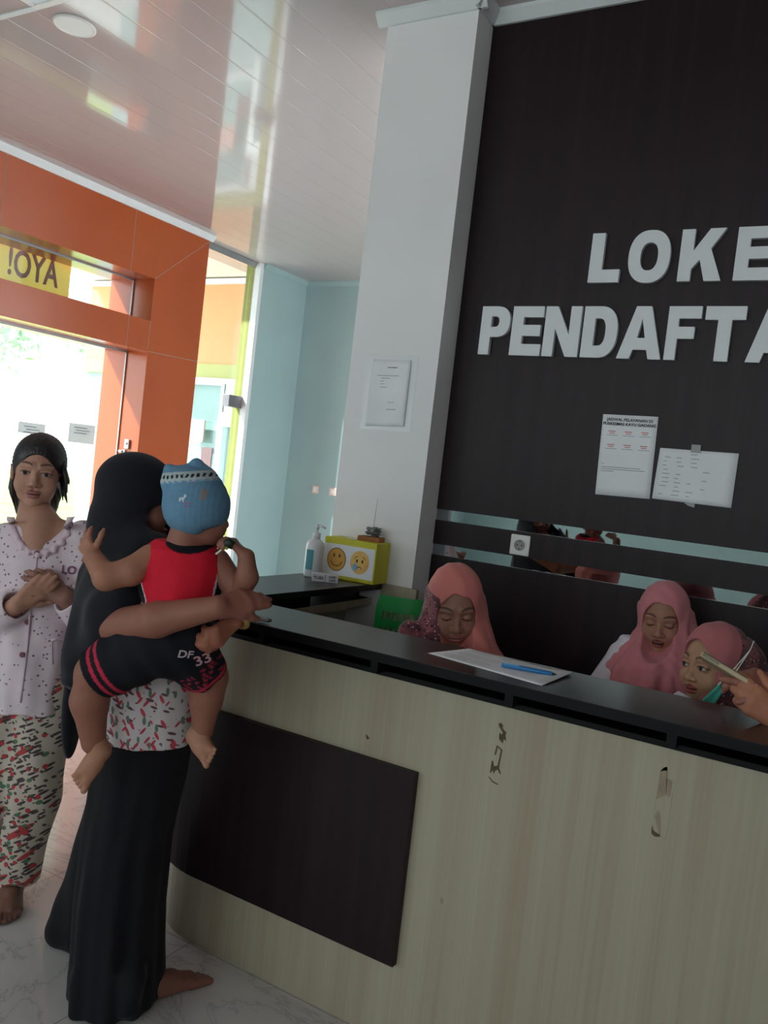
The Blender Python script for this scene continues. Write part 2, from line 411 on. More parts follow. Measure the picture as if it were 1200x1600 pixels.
for a, b in (((-7.9, 1.0), (-7.84, 2.36)), ((-6.62, 0.9), (-6.54, 2.36)), ((-7.84, 1.0), (-6.62, 1.06)), ((-7.84, 2.28), (-6.62, 2.36)), ((-6.54, 1.82), (-6.33, 2.36)), ((-7.26, 1.06), (-7.2, 2.28))):
    wf.box((a[0], 7.40, a[1]), (b[0], 7.5, b[1]))
wo = struct(wf.build('window_6', M['trim']))
MB().box((-7.84, 7.46, 1.06), (-6.62, 7.468, 2.28)).build('window_pane', M['glass'], wo)
MB().box((-6.60, 7.385, 1.98), (-6.555, 7.40, 2.30)).build('louvre', M['alum'], wo)
# ------------------------------------------------------------------ outside things
def bars(mb, rows, ex0, z, lh, rnd, y, widths=(0.3, 1.0)):
    pass
def wall_bar(mb, x0, x1, z0, z1, y): mb.box((x0, y - 0.0006, z0), (x1, y, z1))
random.seed(5)
M['banner'] = (lambda: None)()
def translucent(name, col):
    m = bpy.data.materials.new(name); m.use_nodes = True; nt = m.node_tree
    nt.nodes.remove(nt.nodes['Principled BSDF'])
    n = nd(nt, 'ShaderNodeTexNoise', Scale=6.0); nt.links.new(coords(nt), n.inputs['Vector'])
    c = ramp(nt, n.outputs[0], [(0.3, col), (0.7, tuple(min(1, x * 1.05) for x in col[:3]) + (1,))])
    a = nt.nodes.new('ShaderNodeBsdfDiffuse'); b = nt.nodes.new('ShaderNodeBsdfTranslucent'); mx = nt.nodes.new('ShaderNodeMixShader')
    mx.inputs[0].default_value = 0.25
    nt.links.new(c, a.inputs[0]); nt.links.new(c, b.inputs[0]); nt.links.new(a.outputs[0], mx.inputs[1]); nt.links.new(b.outputs[0], mx.inputs[2])
    nt.links.new(mx.outputs[0], nt.nodes['Material Output'].inputs[0])
    return m
M['banner'] = translucent('yellow_banner_cloth', rgb(226, 218, 140))
M['banner_ink'] = translucent('banner_print', rgb(150, 118, 112))
bn = tag(MB().box((-5.984, 2.9, 2.45), (-5.980, 4.72, 3.02)).build('banner', M['banner']), 'yellow banner hanging outside the transom with AYO! on it, seen from behind', 'banner')
v, f = text2d('AYO!', 0.26, 0.012, 'LEFT', 0.004)
MB().add(to_frame(v, (-5.982, 4.60, 2.785), (0, -0.76, 0), (0, 0, 1.12), (-1, 0, 0)), f).build('lettering', M['banner_ink'], bn)
# notices taped to the glass of the entrance door
for (y0, y1, z0, z1, lab) in ((4.58, 4.84, 1.46, 1.615, 'white notice taped to the entrance door glass, nearest the orange jamb'), (4.12, 4.36, 1.49, 1.575, 'white notice on the entrance door glass just above the woman in pale pyjamas')):
    n = tag(MB().box((XG - 0.008, y0, z0), (XG - 0.0055, y1, z1)).build('door_notice', translucent('thin_paper', rgb(226, 222, 222))), lab, 'notice', 'notices on the entrance glass')
    t = MB()
    for k in range(3): t.box((XG - 0.0085, y0 + 0.05 + 0.02 * (k % 2), z1 - 0.035 - 0.022 * k), (XG - 0.005, y1 - 0.05 - 0.03 * ((k + 1) % 2), z1 - 0.028 - 0.022 * k))
    t.build('print', M['grey_ink'], n)
# posters in the outside window
tag(MB().box((-7.02, 7.380, 1.62), (-6.80, 7.40, 1.87)).box((-7.02, 7.378, 1.615), (-6.80, 7.382, 1.63)).build('poster', plain('poster_paper', rgb(190, 150, 138), 0.8)), 'pale poster with a red edge in the window outside the side glass door', 'poster')
tag(MB().box((-6.80, 7.380, 1.30), (-6.645, 7.40, 1.56)).build('poster', plain('poster_brown', rgb(112, 86, 88), 0.8)), 'brownish poster lower in the window outside the side glass door', 'poster')
# trees across the yard
M['leaf'] = plain('tree_leaf', rgb(150, 178, 150), 0.6, var=0.25, vscale=3)
M['bark'] = plain('tree_bark', rgb(170, 158, 146), 0.9)
def tree(name, x, y, h, r, seed, lab):
    rnd = random.Random(seed)
    root = empty(name, (x, y, -0.08), lab, 'tree', 'trees in the yard')
    mb = MB().tube([(0, 0, 0), (0.05, 0.03, h * 0.5), (0, 0, h * 0.85)], [0.14, 0.1, 0.05], 8)
    cl = []
    for k in range(9):
        a = rnd.uniform(0, 6.28); d = rnd.uniform(0.2, 1) * r; z = h * rnd.uniform(0.62, 1.05)
        cl.append((d * math.cos(a), d * math.sin(a), z)); mb.tube([(0, 0, h * 0.5), (d * 0.5 * math.cos(a), d * 0.5 * math.sin(a), z * 0.8), cl[-1]], [0.05, 0.035, 0.015], 6)
    mb.build('trunk', M['bark'], root, smooth=True)
    lf = MB()
    for k in range(900):
        c = cl[k % 9]; p = np.array(c) + np.array([rnd.gauss(0, r * 0.27), rnd.gauss(0, r * 0.27), rnd.gauss(0, r * 0.2)])
        a = np.array([rnd.gauss(0, 1) for _ in range(3)]); a /= np.linalg.norm(a); b = np.cross(a, [rnd.gauss(0, 1) for _ in range(3)]); b /= np.linalg.norm(b); s = rnd.uniform(0.07, 0.13)
        lf.add([p - a * s, p + b * s * 0.45, p + a * s, p - b * s * 0.45], [(0, 1, 2, 3)])
    lf.build('leaves', M['leaf'], root)
tree('tree', -16.5, 10.6, 4.3, 1.1, 3, 'leafy tree outside, seen at the far left through the top of the entrance door')
tree('tree', -17.5, 15.6, 4.0, 1.0, 4, 'thin leafy tree outside, right of the fuller one, seen past the orange jamb')
struct(MB().box((-30, 5, -0.09), (-11.5, 30, -0.05)).build('lawn', plain('lawn_green', rgb(150, 170, 90), 0.9, var=.2, vscale=3)))

# ------------------------------------------------------------------ ceiling lamp and vent panel
dl = empty('downlight', (-3.51, 2.66, CZ), 'round white flush ceiling lamp on the plank ceiling', 'ceiling lamp')
MB().lathe([(0.098, 0.0), (0.098, -0.010), (0.088, -0.014), (0.082, -0.010)], 32).build('ring', M['offwhite'], dl, smooth=True)
MB().lathe([(0.0, -0.012), (0.083, -0.011), (0.083, -0.004), (0.0, -0.004)][::-1], 32).build('diffuser', plain('opal_diffuser', rgb(240, 240, 238), 0.5, var=0.01), dl)
cp = empty('ceiling_panel_light', (-3.45, 2.20, CZ), 'square white framed ceiling panel at the top left corner', 'ceiling lamp')
fr = MB()
for a, b in (((-0.11, -0.29), (0.3, -0.26)), ((-0.11, 0.26), (0.3, 0.29)), ((-0.11, -0.26), (-0.08, 0.26)), ((0.27, -0.26), (0.3, 0.26))): fr.box((a[0], a[1], -0.014), (b[0], b[1], 0.0))
fr.build('frame', M['offwhite'], cp, bevel=0.003)
MB().box((-0.08, -0.26, -0.008), (0.27, 0.26, -0.001)).build('diffuser', plain('panel_diffuser', rgb(226, 234, 240), 0.3), cp)

# ------------------------------------------------------------------ dark feature wall: wood panels, two mirror strips, sign letters
wp = empty('feature_panel', (-1.606, YW, 0), 'dark brown wood feature wall behind the reception counter with two mirror strips', 'wall panel')
WL = 5.6
for (z0, z1) in ((1.376, 3.37), (1.229, 1.330), (0.0, 1.183)):
    MB().box((0, -0.0, z0), (WL, 0.02, z1)).build('wood_board', M['panel'], wp)
for (z0, z1) in ((1.330, 1.376), (1.183, 1.229)):
    MB().box((0.055, 0.006, z0), (WL, 0.02, z1)).build('mirror_strip', M['mirror'], wp)['label'] = 'narrow mirror strip'
    MB().box((0, 0.007, z0), (0.055, 0.02, z1)).build('strip_end', plain('grey_strip_end', rgb(96, 100, 100), 0.5), wp)
for i, (x, z, r) in enumerate(((-1.455, 1.90, 0.010), (-1.44, 1.94, 0.006), (-1.47, 1.925, 0.007), (-1.16, 2.61, 0.012))):
    pass
LET = {
 'L': [[(0, 0), (1, 0), (1, .26), (.42, .26), (.42, 1), (0, 1)]],
 'K': [[(0, 0), (.30, 0), (.30, .24), (.47, .41), (.62, 0), (1, 0), (.70, .62), (1.0, 1), (.64, 1), (.30, .58), (.30, 1), (0, 1)]],
 'E': [[(0, 0), (1, 0), (1, .235), (.37, .235), (.37, .40), (.94, .40), (.94, .625), (.37, .625), (.37, .78), (1, .78), (1, 1), (0, 1)]],
 'N': [[(0, 0), (.30, 0), (.30, .56), (.66, 0), (1, 0), (1, 1), (.70, 1), (.70, .44), (.33, 1), (0, 1)]],
 'A': [[(0, 0), (.29, 0), (.355, .175), (.66, .175), (.72, 0), (1, 0), (.68, 1), (.34, 1)], [(.425, .40), (.50, .76), (.60, .40)]],
 'F': [[(0, 0), (.34, 0), (.34, .40), (.84, .40), (.84, .62), (.34, .62), (.34, .775), (1, .775), (1, 1), (0, 1)]],
 'T': [[(.33, 0), (.67, 0), (.67, .755), (1, .755), (1, 1), (0, 1), (0, .755), (.33, .755)]],
}
def sup(cx, cy, rx, ry, e, a0=0, a1=360, n=40):
    o = []
    for i in range(n + (a1 - a0 < 360)):
        a = math.radians(a0 + (a1 - a0) * i / n); c, s = math.cos(a), math.sin(a)
        o.append((cx + rx * math.copysign(abs(c) ** e, c), cy + ry * math.copysign(abs(s) ** e, s)))
    return o
LET['O'] = [sup(.5, .5, .5, .52, .86), sup(.5, .5, .21, .275, .86)[::-1]]
LET['D'] = [[(0, 0), (.48, 0)] + sup(.48, .5, .52, .5, .85, -90, 90, 24)[1:-1] + [(.48, 1), (0, 1)],
            ([(.34, .235), (.46, .235)] + sup(.46, .5, .20, .265, .8, -90, 90, 16)[1:-1] + [(.46, .765), (.34, .765)])[::-1]]
LET['P'] = [[(0, 0), (.36, 0), (.36, .365), (.52, .365)] + sup(.52, .6825, .48, .3175, .82, -90, 90, 20)[1:-1] + [(.52, 1), (0, 1)],
            ([(.36, .575), (.48, .575)] + sup(.48, .685, .15, .11, .8, -90, 90, 12)[1:-1] + [(.48, .795), (.36, .795)])[::-1]]
M['letter'] = plain('white_acrylic', rgb(222, 224, 228), 0.4, var=0.02)
def letter(ch, x0, x1, z0, z1, lab):
    v, f = shape2d([[(x0 + p[0] * (x1 - x0), z0 + p[1] * (z1 - z0)) for p in lp] for lp in LET[ch]], 0.020)
    tag(MB().add([(p[0], YW - 0.0105 + p[2], p[1]) for p in v], f).build('sign_letter', M['letter']), lab, 'letter', 'raised white letters on the dark wall')
for ch, x0, x1, lab in (('L', -1.069, -.951, 'raised white letter L starting the upper word'), ('O', -.923, -.771, 'raised white round letter O in the upper word'),
                        ('K', -.737, -.586, 'raised white letter K in the upper word'), ('E', -.546, -.425, 'raised white letter E cut by the right picture edge, upper word')):
    letter(ch, x0, x1, 2.312, 2.499, lab)
for ch, x0, x1, lab in (('P', -1.493, -1.367, 'raised white letter P starting the lower word'), ('E', -1.357, -1.228, 'raised white letter E in the lower word, after the P'),
                        ('N', -1.219, -1.075, 'raised white letter N in the lower word'), ('D', -1.064, -.930, 'raised white letter D in the lower word'),
                        ('A', -.923, -.760, 'raised white letter A between D and F in the lower word'), ('F', -.749, -.634, 'raised white letter F in the lower word'),
                        ('T', -.620, -.484, 'raised white letter T in the lower word'), ('A', -.471, -.308, 'raised white letter A at the right picture edge, lower word')):
    letter(ch, x0, x1, 2.027, 2.222, lab)

def sheet_on_wall(name, corners, y, lab, cat, mat, lines, curl=0.004, nx=8, nz=10, group=None):
    """corners tl, tr, br, bl as (x, z); slightly curled paper 1 mm off the wall"""
    tl, tr, br, bl = (np.array(c) for c in corners)
    vs_, fs = [], []
    for j in range(nz + 1):
        for i in range(nx + 1):
            u, w = i / nx, j / nz
            p = (tl * (1 - u) + tr * u) * (1 - w) + (bl * (1 - u) + br * u) * w
            d = 0.002 + curl * (0.5 + 0.5 * math.sin(7 * u + 2 * w + 1)) * (0.3 + 0.7 * w)
            vs_.append((p[0], y - d, p[1]))
    for j in range(nz):
        for i in range(nx):
            a = j * (nx + 1) + i; fs.append((a, a + nx + 1, a + nx + 2, a + 1))
    o = MB().add(vs_, fs).build(name, mat, smooth=True)
    s = o.modifiers.new('thickness', 'SOLIDIFY'); s.thickness = 0.0006
    tag(o, lab, cat, group)
    def at(u, w):
        p = (tl * (1 - u) + tr * u) * (1 - w) + (bl * (1 - u) + br * u) * w
        d = 0.002 + curl * (0.5 + 0.5 * math.sin(7 * u + 2 * w + 1)) * (0.3 + 0.7 * w)
        return (p[0], y - d - 0.0012, p[1])
    by = {}
    for (u0, u1, w, hgt, m) in lines:
        mb = by.setdefault(m, MB()); n = max(1, int((u1 - u0) * 12))
        for k in range(n):
            a, b = u0 + (u1 - u0) * k / n, u0 + (u1 - u0) * (k + 1) / n
            mb.add([at(a, w), at(b, w), at(b, w + hgt), at(a, w + hgt)], [(0, 3, 2, 1)])
    for m, mb in by.items(): mb.build('print', M[m], o)
    return o, at
rnd = random.Random(2)
ln = []
for row in range(2):
    for c in range(3):
        u = 0.10 + c * 0.30; w = 0.20 + row * 0.165
        ln += [(u + 0.03, u + 0.16, w, 0.011, 'red_ink'), (u + 0.05, u + 0.15, w + 0.024, 0.009, 'red_ink'), (u, u + 0.21, w + 0.052, 0.006, 'grey_ink')]
ln += [(0.06, 0.78, 0.645, 0.008, 'grey_ink'), (0.06, 0.86, 0.67, 0.008, 'grey_ink'), (0.06, 0.30, 0.695, 0.008, 'grey_ink'), (0.06, 0.11, 0.605, 0.006, 'grey_ink')]
n1, at1 = sheet_on_wall('service_notice', ((-.949, 1.817), (-.743, 1.820), (-.737, 1.516), (-.941, 1.511)), YW, 'white printed notice with red day names on the dark wall', 'notice', M['paper'], ln, 0.003)
for s, w, sz in (('JADWAL PELAYANAN DI', 0.062, 0.0155), ('PUSKESMAS KAYU GADANG', 0.115, 0.0155)):
    v, f = text2d(s, sz, 0.0004, 'CENTER', 0.0003); p = at1(0.5, w)
    MB().add(to_frame(v, (p[0], p[1] - 0.003, p[2]), (1, 0, 0.01), (0, 0, 1), (0, -1, 0)), f).build('lettering', M['ink'], n1)
ln = []
for row in range(11):
    for c in range(5):
        if rnd.random() < (0.85 if c < 2 else 0.6 if c == 2 else 0.22):
            u = 0.06 + c * 0.17 + rnd.uniform(0, .03); ln.append((u, u + rnd.uniform(.04, .10), 0.08 + row * 0.08, 0.012, 'grey_ink'))
n2, _ = sheet_on_wall('list_notice', ((-.722, 1.707), (-.451, 1.709), (-.453, 1.516), (-.728, 1.519)), YW - 0.001, 'creased landscape list sheet taped to the dark wall with grey tape', 'notice', M['paper'], ln, 0.006)
M['tape'] = plain('grey_tape', rgb(150, 150, 150), 0.4)
MB().box((-.612, YW - 0.010, 1.700), (-.580, YW - 0.0092, 1.728)).build('tape', M['tape'], n2)
MB().prism([(-.618, 0), (-.575, -.004), (-.575, -.018), (-.60, -.012)], 0, 0.0006).xf(Matrix(((1, 0, 0, 0), (0, 0, 1, YW - 0.0098), (0, 1, 0, 1.520), (0, 0, 0, 1)))).build('tape', M['tape'], n2)
# plastic-sleeved letter on the pillar
ln = [(0.40, 0.66, 0.11, 0.010, 'ink'), (0.16, 0.74, 0.235, 0.008, 'grey_ink'), (0.26, 0.50, 0.275, 0.008, 'grey_ink'), (0.26, 0.34, 0.32, 0.007, 'grey_ink'), (0.26, 0.36, 0.36, 0.007, 'grey_ink'), (0.26, 0.44, 0.41, 0.008, 'grey_ink'),
      (0.50, 0.68, 0.64, 0.007, 'grey_ink'), (0.50, 0.76, 0.745, 0.010, 'grey_ink')]
n3, _ = sheet_on_wall('sleeved_letter', ((-1.912, 1.972), (-1.730, 1.972), (-1.730, 1.700), (-1.916, 1.690)), YP, 'wrinkled letter in a clear plastic sleeve taped to the white pillar', 'notice', M['paper'], ln, 0.012, 14, 14)
MB().box((-1.945, YP - 0.0008, 1.678), (-1.70, YP, 1.995)).build('plastic_sleeve', plain('clear_film', rgb(226, 225, 227), 0.25, var=0.01), n3)
# socket
so = empty('wall_socket', (-1.216, YW, 1.276), 'white round-pin wall socket between the two mirror strips', 'socket')
MB().box((-0.041, -0.011, -0.041), (0.041, 0, 0.041)).build('plate', M['offwhite'], so, bevel=0.009, seg=3)
v = [(0.021, 0), (0.021, -0.003), (0.0185, -0.003), (0.0185, 0.0), (0.0, 0.0)]
MB().lathe([(0.0, 0.0125), (0.017, 0.0125), (0.018, 0.0145), (0.022, 0.0145), (0.022, 0.009), (0.0, 0.009)], 28).xf(Matrix.Rotation(math.radians(90), 4, 'X')).build('insert_ring', plain('grey_insert', rgb(150, 148, 146), 0.5), so, smooth=False)
hb = MB()
for x in (-0.0095, 0.0095): hb.tube([(x, -0.0132, 0), (x, -0.012, 0)], 0.003, 10)
hb.box((-0.003, -0.0145, 0.014), (0.003, -0.012, 0.018)).box((-0.003, -0.0145, -0.018), (0.003, -0.012, -0.014))
hb.build('pin_hole', M['black'], so)
# switches on the far teal wall
for x, w, lab in ((-5.12, 0.085, 'small single switch plate on the far teal wall, nearer the corner'), (-4.86, 0.17, 'wider double switch plate on the far teal wall, nearer the pillar')):
    sw = empty('switch_plate', (x, YB, 1.245), lab, 'switch', 'switches on the teal wall')
    MB().box((-w / 2, -0.01, -0.042), (w / 2, 0, 0.042)).build('plate', plain('pink_plate', rgb(226, 196, 184), 0.4), sw, bevel=0.004)
    n = 2 if w > 0.1 else 1
    for k in range(n): MB().box((-w / 2 + 0.02 + k * w / 2, -0.014, -0.026), (-w / 2 + 0.02 + k * w / 2 + 0.045, -0.010, 0.026)).build('rocker', M['offwhite'], sw, bevel=0.002)

# ------------------------------------------------------------------ reception counter
rc_ = empty('reception_counter', (-1.0, 2.0, 0), 'long L-shaped reception counter with cream front, dark top and rounded corner', 'counter')
OFF = Vector((1.0, -2.0, 0))
XR = 1.6
def cpath(off):
    """plan path of the front, off metres out from the cream face"""
    r = 0.27 + off
    return [(XR, 1.977 - off)] + arc(-1.66, 2.247, r, 270, 180, 16) + [(-1.93 - off, YP - 0.002)]
def cbuild(mb, name, mat, **k):
    mb.v = [(p[0] + 1.0, p[1] - 2.0, p[2]) for p in mb.v]
    return mb.build(name, mat, rc_, **k)
cbuild(MB().ribbon(cpath(0), cpath(-0.02), 0.0, 0.958), 'front_panel', M['cream'])['label'] = 'cream wood-grain front'
inner = [(XR, 2.14)] + arc(-1.60, 2.32, 0.18, 270, 180, 16) + [(-1.795, YP - 0.002)]
cbuild(MB().ribbon(cpath(-0.001), inner, 0.958, 0.972), 'lower_board', M['edge'])
cbuild(MB().ribbon([(XR, 2.141)] + arc(-1.60, 2.32, 0.179, 270, 180, 16) + [(-1.794, YP - 0.002)], [(XR, 2.146)] + arc(-1.60, 2.32, 0.174, 270, 180, 16) + [(-1.789, YP - 0.002)], 0.944, 0.9735), 'board_edging', M['cream'])['label'] = 'cream edging of the lower board'
inner2 = [(XR, 2.15)] + arc(-1.60, 2.30, 0.15, 270, 180, 16) + [(-1.735, YP - 0.002)]
cbuild(MB().ribbon(cpath(0.114), inner2, 1.020, 1.045), 'countertop', M['dark'], bevel=0.002)['label'] = 'dark laminate top'
cbuild(MB().ribbon(cpath(0.1152), cpath(0.1135), 1.0205, 1.0438), 'edge_band', M['edge'])
for i in range(-2, 6):
    x = -0.715 + i * 0.383
    cbuild(MB().box((x - 0.011, 1.93, 0.972), (x + 0.011, 2.135, 1.020)), 'divider', M['edge'])
cbuild(MB().ribbon(arc(-1.66, 2.247, 0.25, 262, 186, 10), arc(-1.66, 2.247, 0.07, 262, 186, 10), 0.972, 1.020), 'divider', M['edge'])
cbuild(MB().box((-2.03, 2.62, 0.972), (-1.83, 2.65, 1.020)), 'divider', M['edge'])
cbuild(MB().box((-2.03, 2.99, 0.972), (-1.83, 3.02, 1.020)), 'divider', M['edge'])
cbuild(MB().ribbon([(XR, 2.118)] + arc(-1.60, 2.30, 0.182, 270, 180, 16) + [(-1.79, 2.60)], [(XR, 2.128)] + arc(-1.60, 2.30, 0.172, 270, 180, 16) + [(-1.782, 2.60)], 0.972, 1.020), 'slot_shade_board', M['edge'])  # added board blackens the open slot, standing in for its shade
# dark accent panel that follows the front round the corner
p0 = [(-0.953, 1.977)] + arc(-1.66, 2.247, 0.27, 270, 180, 16) + [(-1.93, 2.62)]
p1 = [(-0.953, 1.955)] + arc(-1.66, 2.247, 0.292, 270, 180, 16) + [(-1.952, 2.62)]
cbuild(MB().ribbon(p1, p0, 0.213, 0.733), 'accent_panel', M['panel'], bevel=0.001)['label'] = 'dark brown panel standing off the cream front'
# inner side: cream carcass and cream return board against the pillar
cbuild(MB().box((-1.74, YP - 0.024, 0), (-1.572, YP - 0.003, 1.043)), 'return_board', M['cream'])
cbuild(MB().box((-1.925, 2.30, 0), (-1.905, YP - 0.03, 0.944)), 'inner_side', M['cream'])
# torn tape residue and chips on the cream front
M['residue'] = plain('brown_residue', rgb(88, 74, 58), 0.9, var=0.15, vscale=60)
M['residue_pale'] = plain('pale_residue', rgb(150, 134, 112), 0.9, var=0.1, vscale=60)
def stain(polys, lab, mats=None, name='tape_residue'):
    o = None
    for k, (poly, m) in enumerate(polys):
        v, f = shape2d([poly], 0.0008)
        w = MB().add([(p[0], 1.9765 - 0.0004 + p[2], p[1]) for p in v], f)
        if o is None: o = tag(w.build(name, M[m]), lab, 'residue', 'torn tape marks on the counter front')
        else: w.build('flake', M[m], o)
def c12(*pts): # 12x crop of the left mark -> x, z on the front
    return [(-0.7515 + (x - 490) / 12 * 0.00187 + (y - 220) * 0.0000094 * 1, 0.916 - (y - 210) / 12 * 0.00165 - (x - 490) / 12 * 0.0004) for x, y in pts]
stain([(c12((500, 215), (545, 195), (580, 235), (560, 265), (600, 300), (640, 320), (620, 370), (640, 470), (600, 455), (585, 540), (545, 520), (515, 490), (520, 380), (560, 400), (575, 350), (540, 310), (500, 270)), 'residue'),
       (c12((485, 625), (585, 660), (560, 860), (545, 1010), (580, 1080), (570, 1110), (520, 1050), (480, 1100), (455, 1165), (440, 1100), (400, 1180), (390, 1180), (415, 940), (435, 950), (455, 1030), (515, 980), (535, 860), (560, 680), (500, 655), (475, 820), (455, 800)), 'residue'),
       (c12((375, 1250), (450, 1300), (540, 1300), (540, 1320), (440, 1320), (380, 1275)), 'residue')], 'ragged dark brown tape residue on the cream counter front, below the paper and pen')
def c10(*pts):
    return [(-0.3405 + (x - 420) / 10 * 0.00185 + (y - 360) * 0.000019, 0.916 - (y - 360) / 10 * 0.00155 - (x - 420) / 10 * 0.0004) for x, y in pts]
stain([(c10((395, 365), (420, 360), (415, 500), (410, 760), (440, 780), (480, 540), (405, 520), (500, 515), (530, 550), (500, 590), (470, 800), (440, 1100), (400, 1420), (330, 1400), (330, 1080), (300, 1050), (260, 1160), (250, 1140), (280, 900), (335, 460)), 'residue_pale'),
       (c10((235, 1300), (245, 1370), (290, 1380), (330, 1380), (335, 1400), (300, 1430), (260, 1445), (225, 1430), (225, 1380)), 'residue'),
       (c10((335, 470), (345, 440), (395, 365), (420, 362), (415, 420), (380, 425)), 'residue')], 'long pale torn tape strip on the cream counter front, nearest the right edge')
stain([([(-.85, .430), (-.843, .432), (-.841, .418), (-.848, .416)], 'residue_pale')], 'small worn spot on the cream counter front right of the dark panel', name='paint_chip')
stain([([(-1.125, .790), (-1.118, .786), (-1.112, .782), (-1.118, .776), (-1.123, .780)], 'residue')], 'tiny brown chip on the cream front above the dark panel', name='paint_chip')

# ------------------------------------------------------------------ things on the counter
ZT = 1.0455
ps = MB()
TL, TR, BR, BL = (np.array(p) for p in ((-.968, 1.978), (-.926, 2.144), (-.620, 2.116), (-.633, 1.915)))
n = 10
for j in range(n + 1):
    for i in range(n + 1):
        u, w = i / n, j / n
        p = (TL * (1 - u) + BL * u) * (1 - w) + (TR * (1 - u) + BR * u) * w
        ps.v.append((p[0], p[1], ZT + 0.0008 + 0.006 * max(0, u - 0.8) * 5 * w))
ps.f = [(j * (n + 1) + i, j * (n + 1) + i + 1, (j + 1) * (n + 1) + i + 1, (j + 1) * (n + 1) + i) for j in range(n) for i in range(n)]
pso = tag(ps.build('paper_sheet', M['paper'], smooth=True), 'white form sheet lying on the dark counter top under a blue pen', 'paper')
pso.modifiers.new('thickness', 'SOLIDIFY').thickness = 0.0008
fl = MB()
for k in range(7):
    w = 0.15 + 0.11 * k
    for (u0, u1) in ((0.10, 0.30), (0.34, 0.48)):
        if (k * 7 + int(u0 * 100)) % 3 == 0: continue
        q = [(TL * (1 - u) + BL * u) * (1 - ww) + (TR * (1 - u) + BR * u) * ww for u, ww in ((u0, w), (u1, w), (u1, w + .02), (u0, w + .02))]
        fl.add([(a[0], a[1], ZT + 0.0018) for a in q], [(0, 1, 2, 3)])
fl.build('print', plain('faint_print', rgb(196, 194, 202), 0.8), pso)
pa, pb = np.array([-.772, 2.004, ZT + 0.0085]), np.array([-.640, 2.040, ZT + 0.0065])
pen = empty('pen', tuple(pa), 'blue ballpoint pen lying on the white form sheet', 'pen')
d = pb - pa
M['penblue'] = plain('blue_plastic', rgb(40, 120, 180), 0.35)
MB().tube([d * t for t in (0.0, 0.02, 0.5, 0.9, 0.92)], [0.0052, 0.006, 0.006, 0.0055, 0.004], 12).build('barrel', M['penblue'], pen, smooth=True)
MB().tube([d * t for t in (0.92, 1.0)], [0.0045, 0.001], 10).build('tip', M['black'], pen, smooth=True)
MB().tube([d * 0.03 + np.array([0, -0.004, .0055]), d * 0.33 + np.array([0, -0.004, .0055])], 0.0018, 6).build('clip', plain('pale_blue_clip', rgb(120, 180, 215), 0.3), pen)

M['bottle'] = plain('white_bottle', rgb(222, 222, 226), 0.35, var=0.02)
bt = empty('pump_bottle', (-1.965, 2.86, ZT), 'white pump bottle of hand sanitizer with a teal label on the counter arm', 'bottle')
MB().lathe([(0.0, 0), (0.034, 0), (0.037, 0.004), (0.0375, 0.125), (0.034, 0.140), (0.022, 0.152), (0.014, 0.157), (0.014, 0.160)], 28).build('body', M['bottle'], bt, smooth=True)
MB().lathe([(0.0165, 0.156), (0.0165, 0.176), (0.012, 0.182), (0.006, 0.183), (0.006, 0.200)], 20).build('collar', M['bottle'], bt, smooth=True)
pm = MB().lathe([(0.0, 0.196), (0.008, 0.196), (0.008, 0.214), (0.0, 0.215)], 14); pm.tube([(0, 0, 0.208), (0.02, 0.006, 0.210), (0.034, 0.010, 0.203)], [0.006, 0.005, 0.004], 8)
pm.build('pump_head', M['bottle'], bt, smooth=True)
lb = MB()
A0, A1, NL = -118, -62, 10
for k in range(NL):
    a, b = (math.radians(A0 - 0 + (A1 - A0) * (k + t) / NL) for t in (0, 1))
    R = 0.0380
    lb.add([(R * math.cos(a), R * math.sin(a), 0.030), (R * math.cos(b), R * math.sin(b), 0.030), (R * math.cos(b), R * math.sin(b), 0.112), (R * math.cos(a), R * math.sin(a), 0.112)], [(0, 1, 2, 3)])
lb.build('label', plain('teal_label', rgb(60, 140, 150), 0.4), bt)['label'] = 'teal label'
# small white carton in front of the bottle
cb = empty('small_carton', (-1.862, 2.80, ZT), 'small white carton with dark lettering in front of the pump bottle', 'box', rz=math.radians(36))
MB().box((-0.052, -0.026, 0), (0.052, 0.026, 0.030)).build('body', plain('carton_white', rgb(206, 204, 208), 0.6), cb, bevel=0.001)
tx = MB()
for s, x, z, sz in (('TUBS', -0.026, 0.014, 0.017), ('SURF', 0.028, 0.021, 0.012), ('CAPS', 0.028, 0.008, 0.012)):
    v, f = text2d(s, sz, 0.0006, 'CENTER', 0.0004); tx.add(to_frame(v, (x, -0.0263, z), (1, 0, 0), (0, 0, 1), (0, -1, 0)), f)
tx.box((-0.001, -0.0268, 0.001), (0.001, -0.026, 0.029))
tx.build('lettering', M['ink'], cb)
# yellow suggestion box with two faces
yb = empty('suggestion_box', (-1.842, 2.985, ZT), 'yellow cardboard box with a smiling and a crying face beside the pillar', 'box', rz=math.radians(4))
M['yellow'] = plain('yellow_paper', rgb(206, 198, 44), 0.55, var=0.06)
BX, BY, BZ = 0.122, 0.062, 0.168
MB().box((-BX, -BY, 0), (BX, BY, BZ)).build('body', M['yellow'], yb, bevel=0.003)
MB().box((-0.045, -0.012, BZ), (0.045, 0.012, BZ + 0.002)).build('slot_label', M['paper'], yb)
MB().box((-BX + 0.002, -BY - 0.001, 0.016), (BX - 0.006, -BY + 0.001, 0.143)).build('face_sheet', M['paper'], yb)
def disc(mb, cx, cz, rx, rz, y, n=28): mb.add([(cx + rx * math.cos(2 * math.pi * k / n), y, cz + rz * math.sin(2 * math.pi * k / n)) for k in range(n)], [tuple(range(n))])
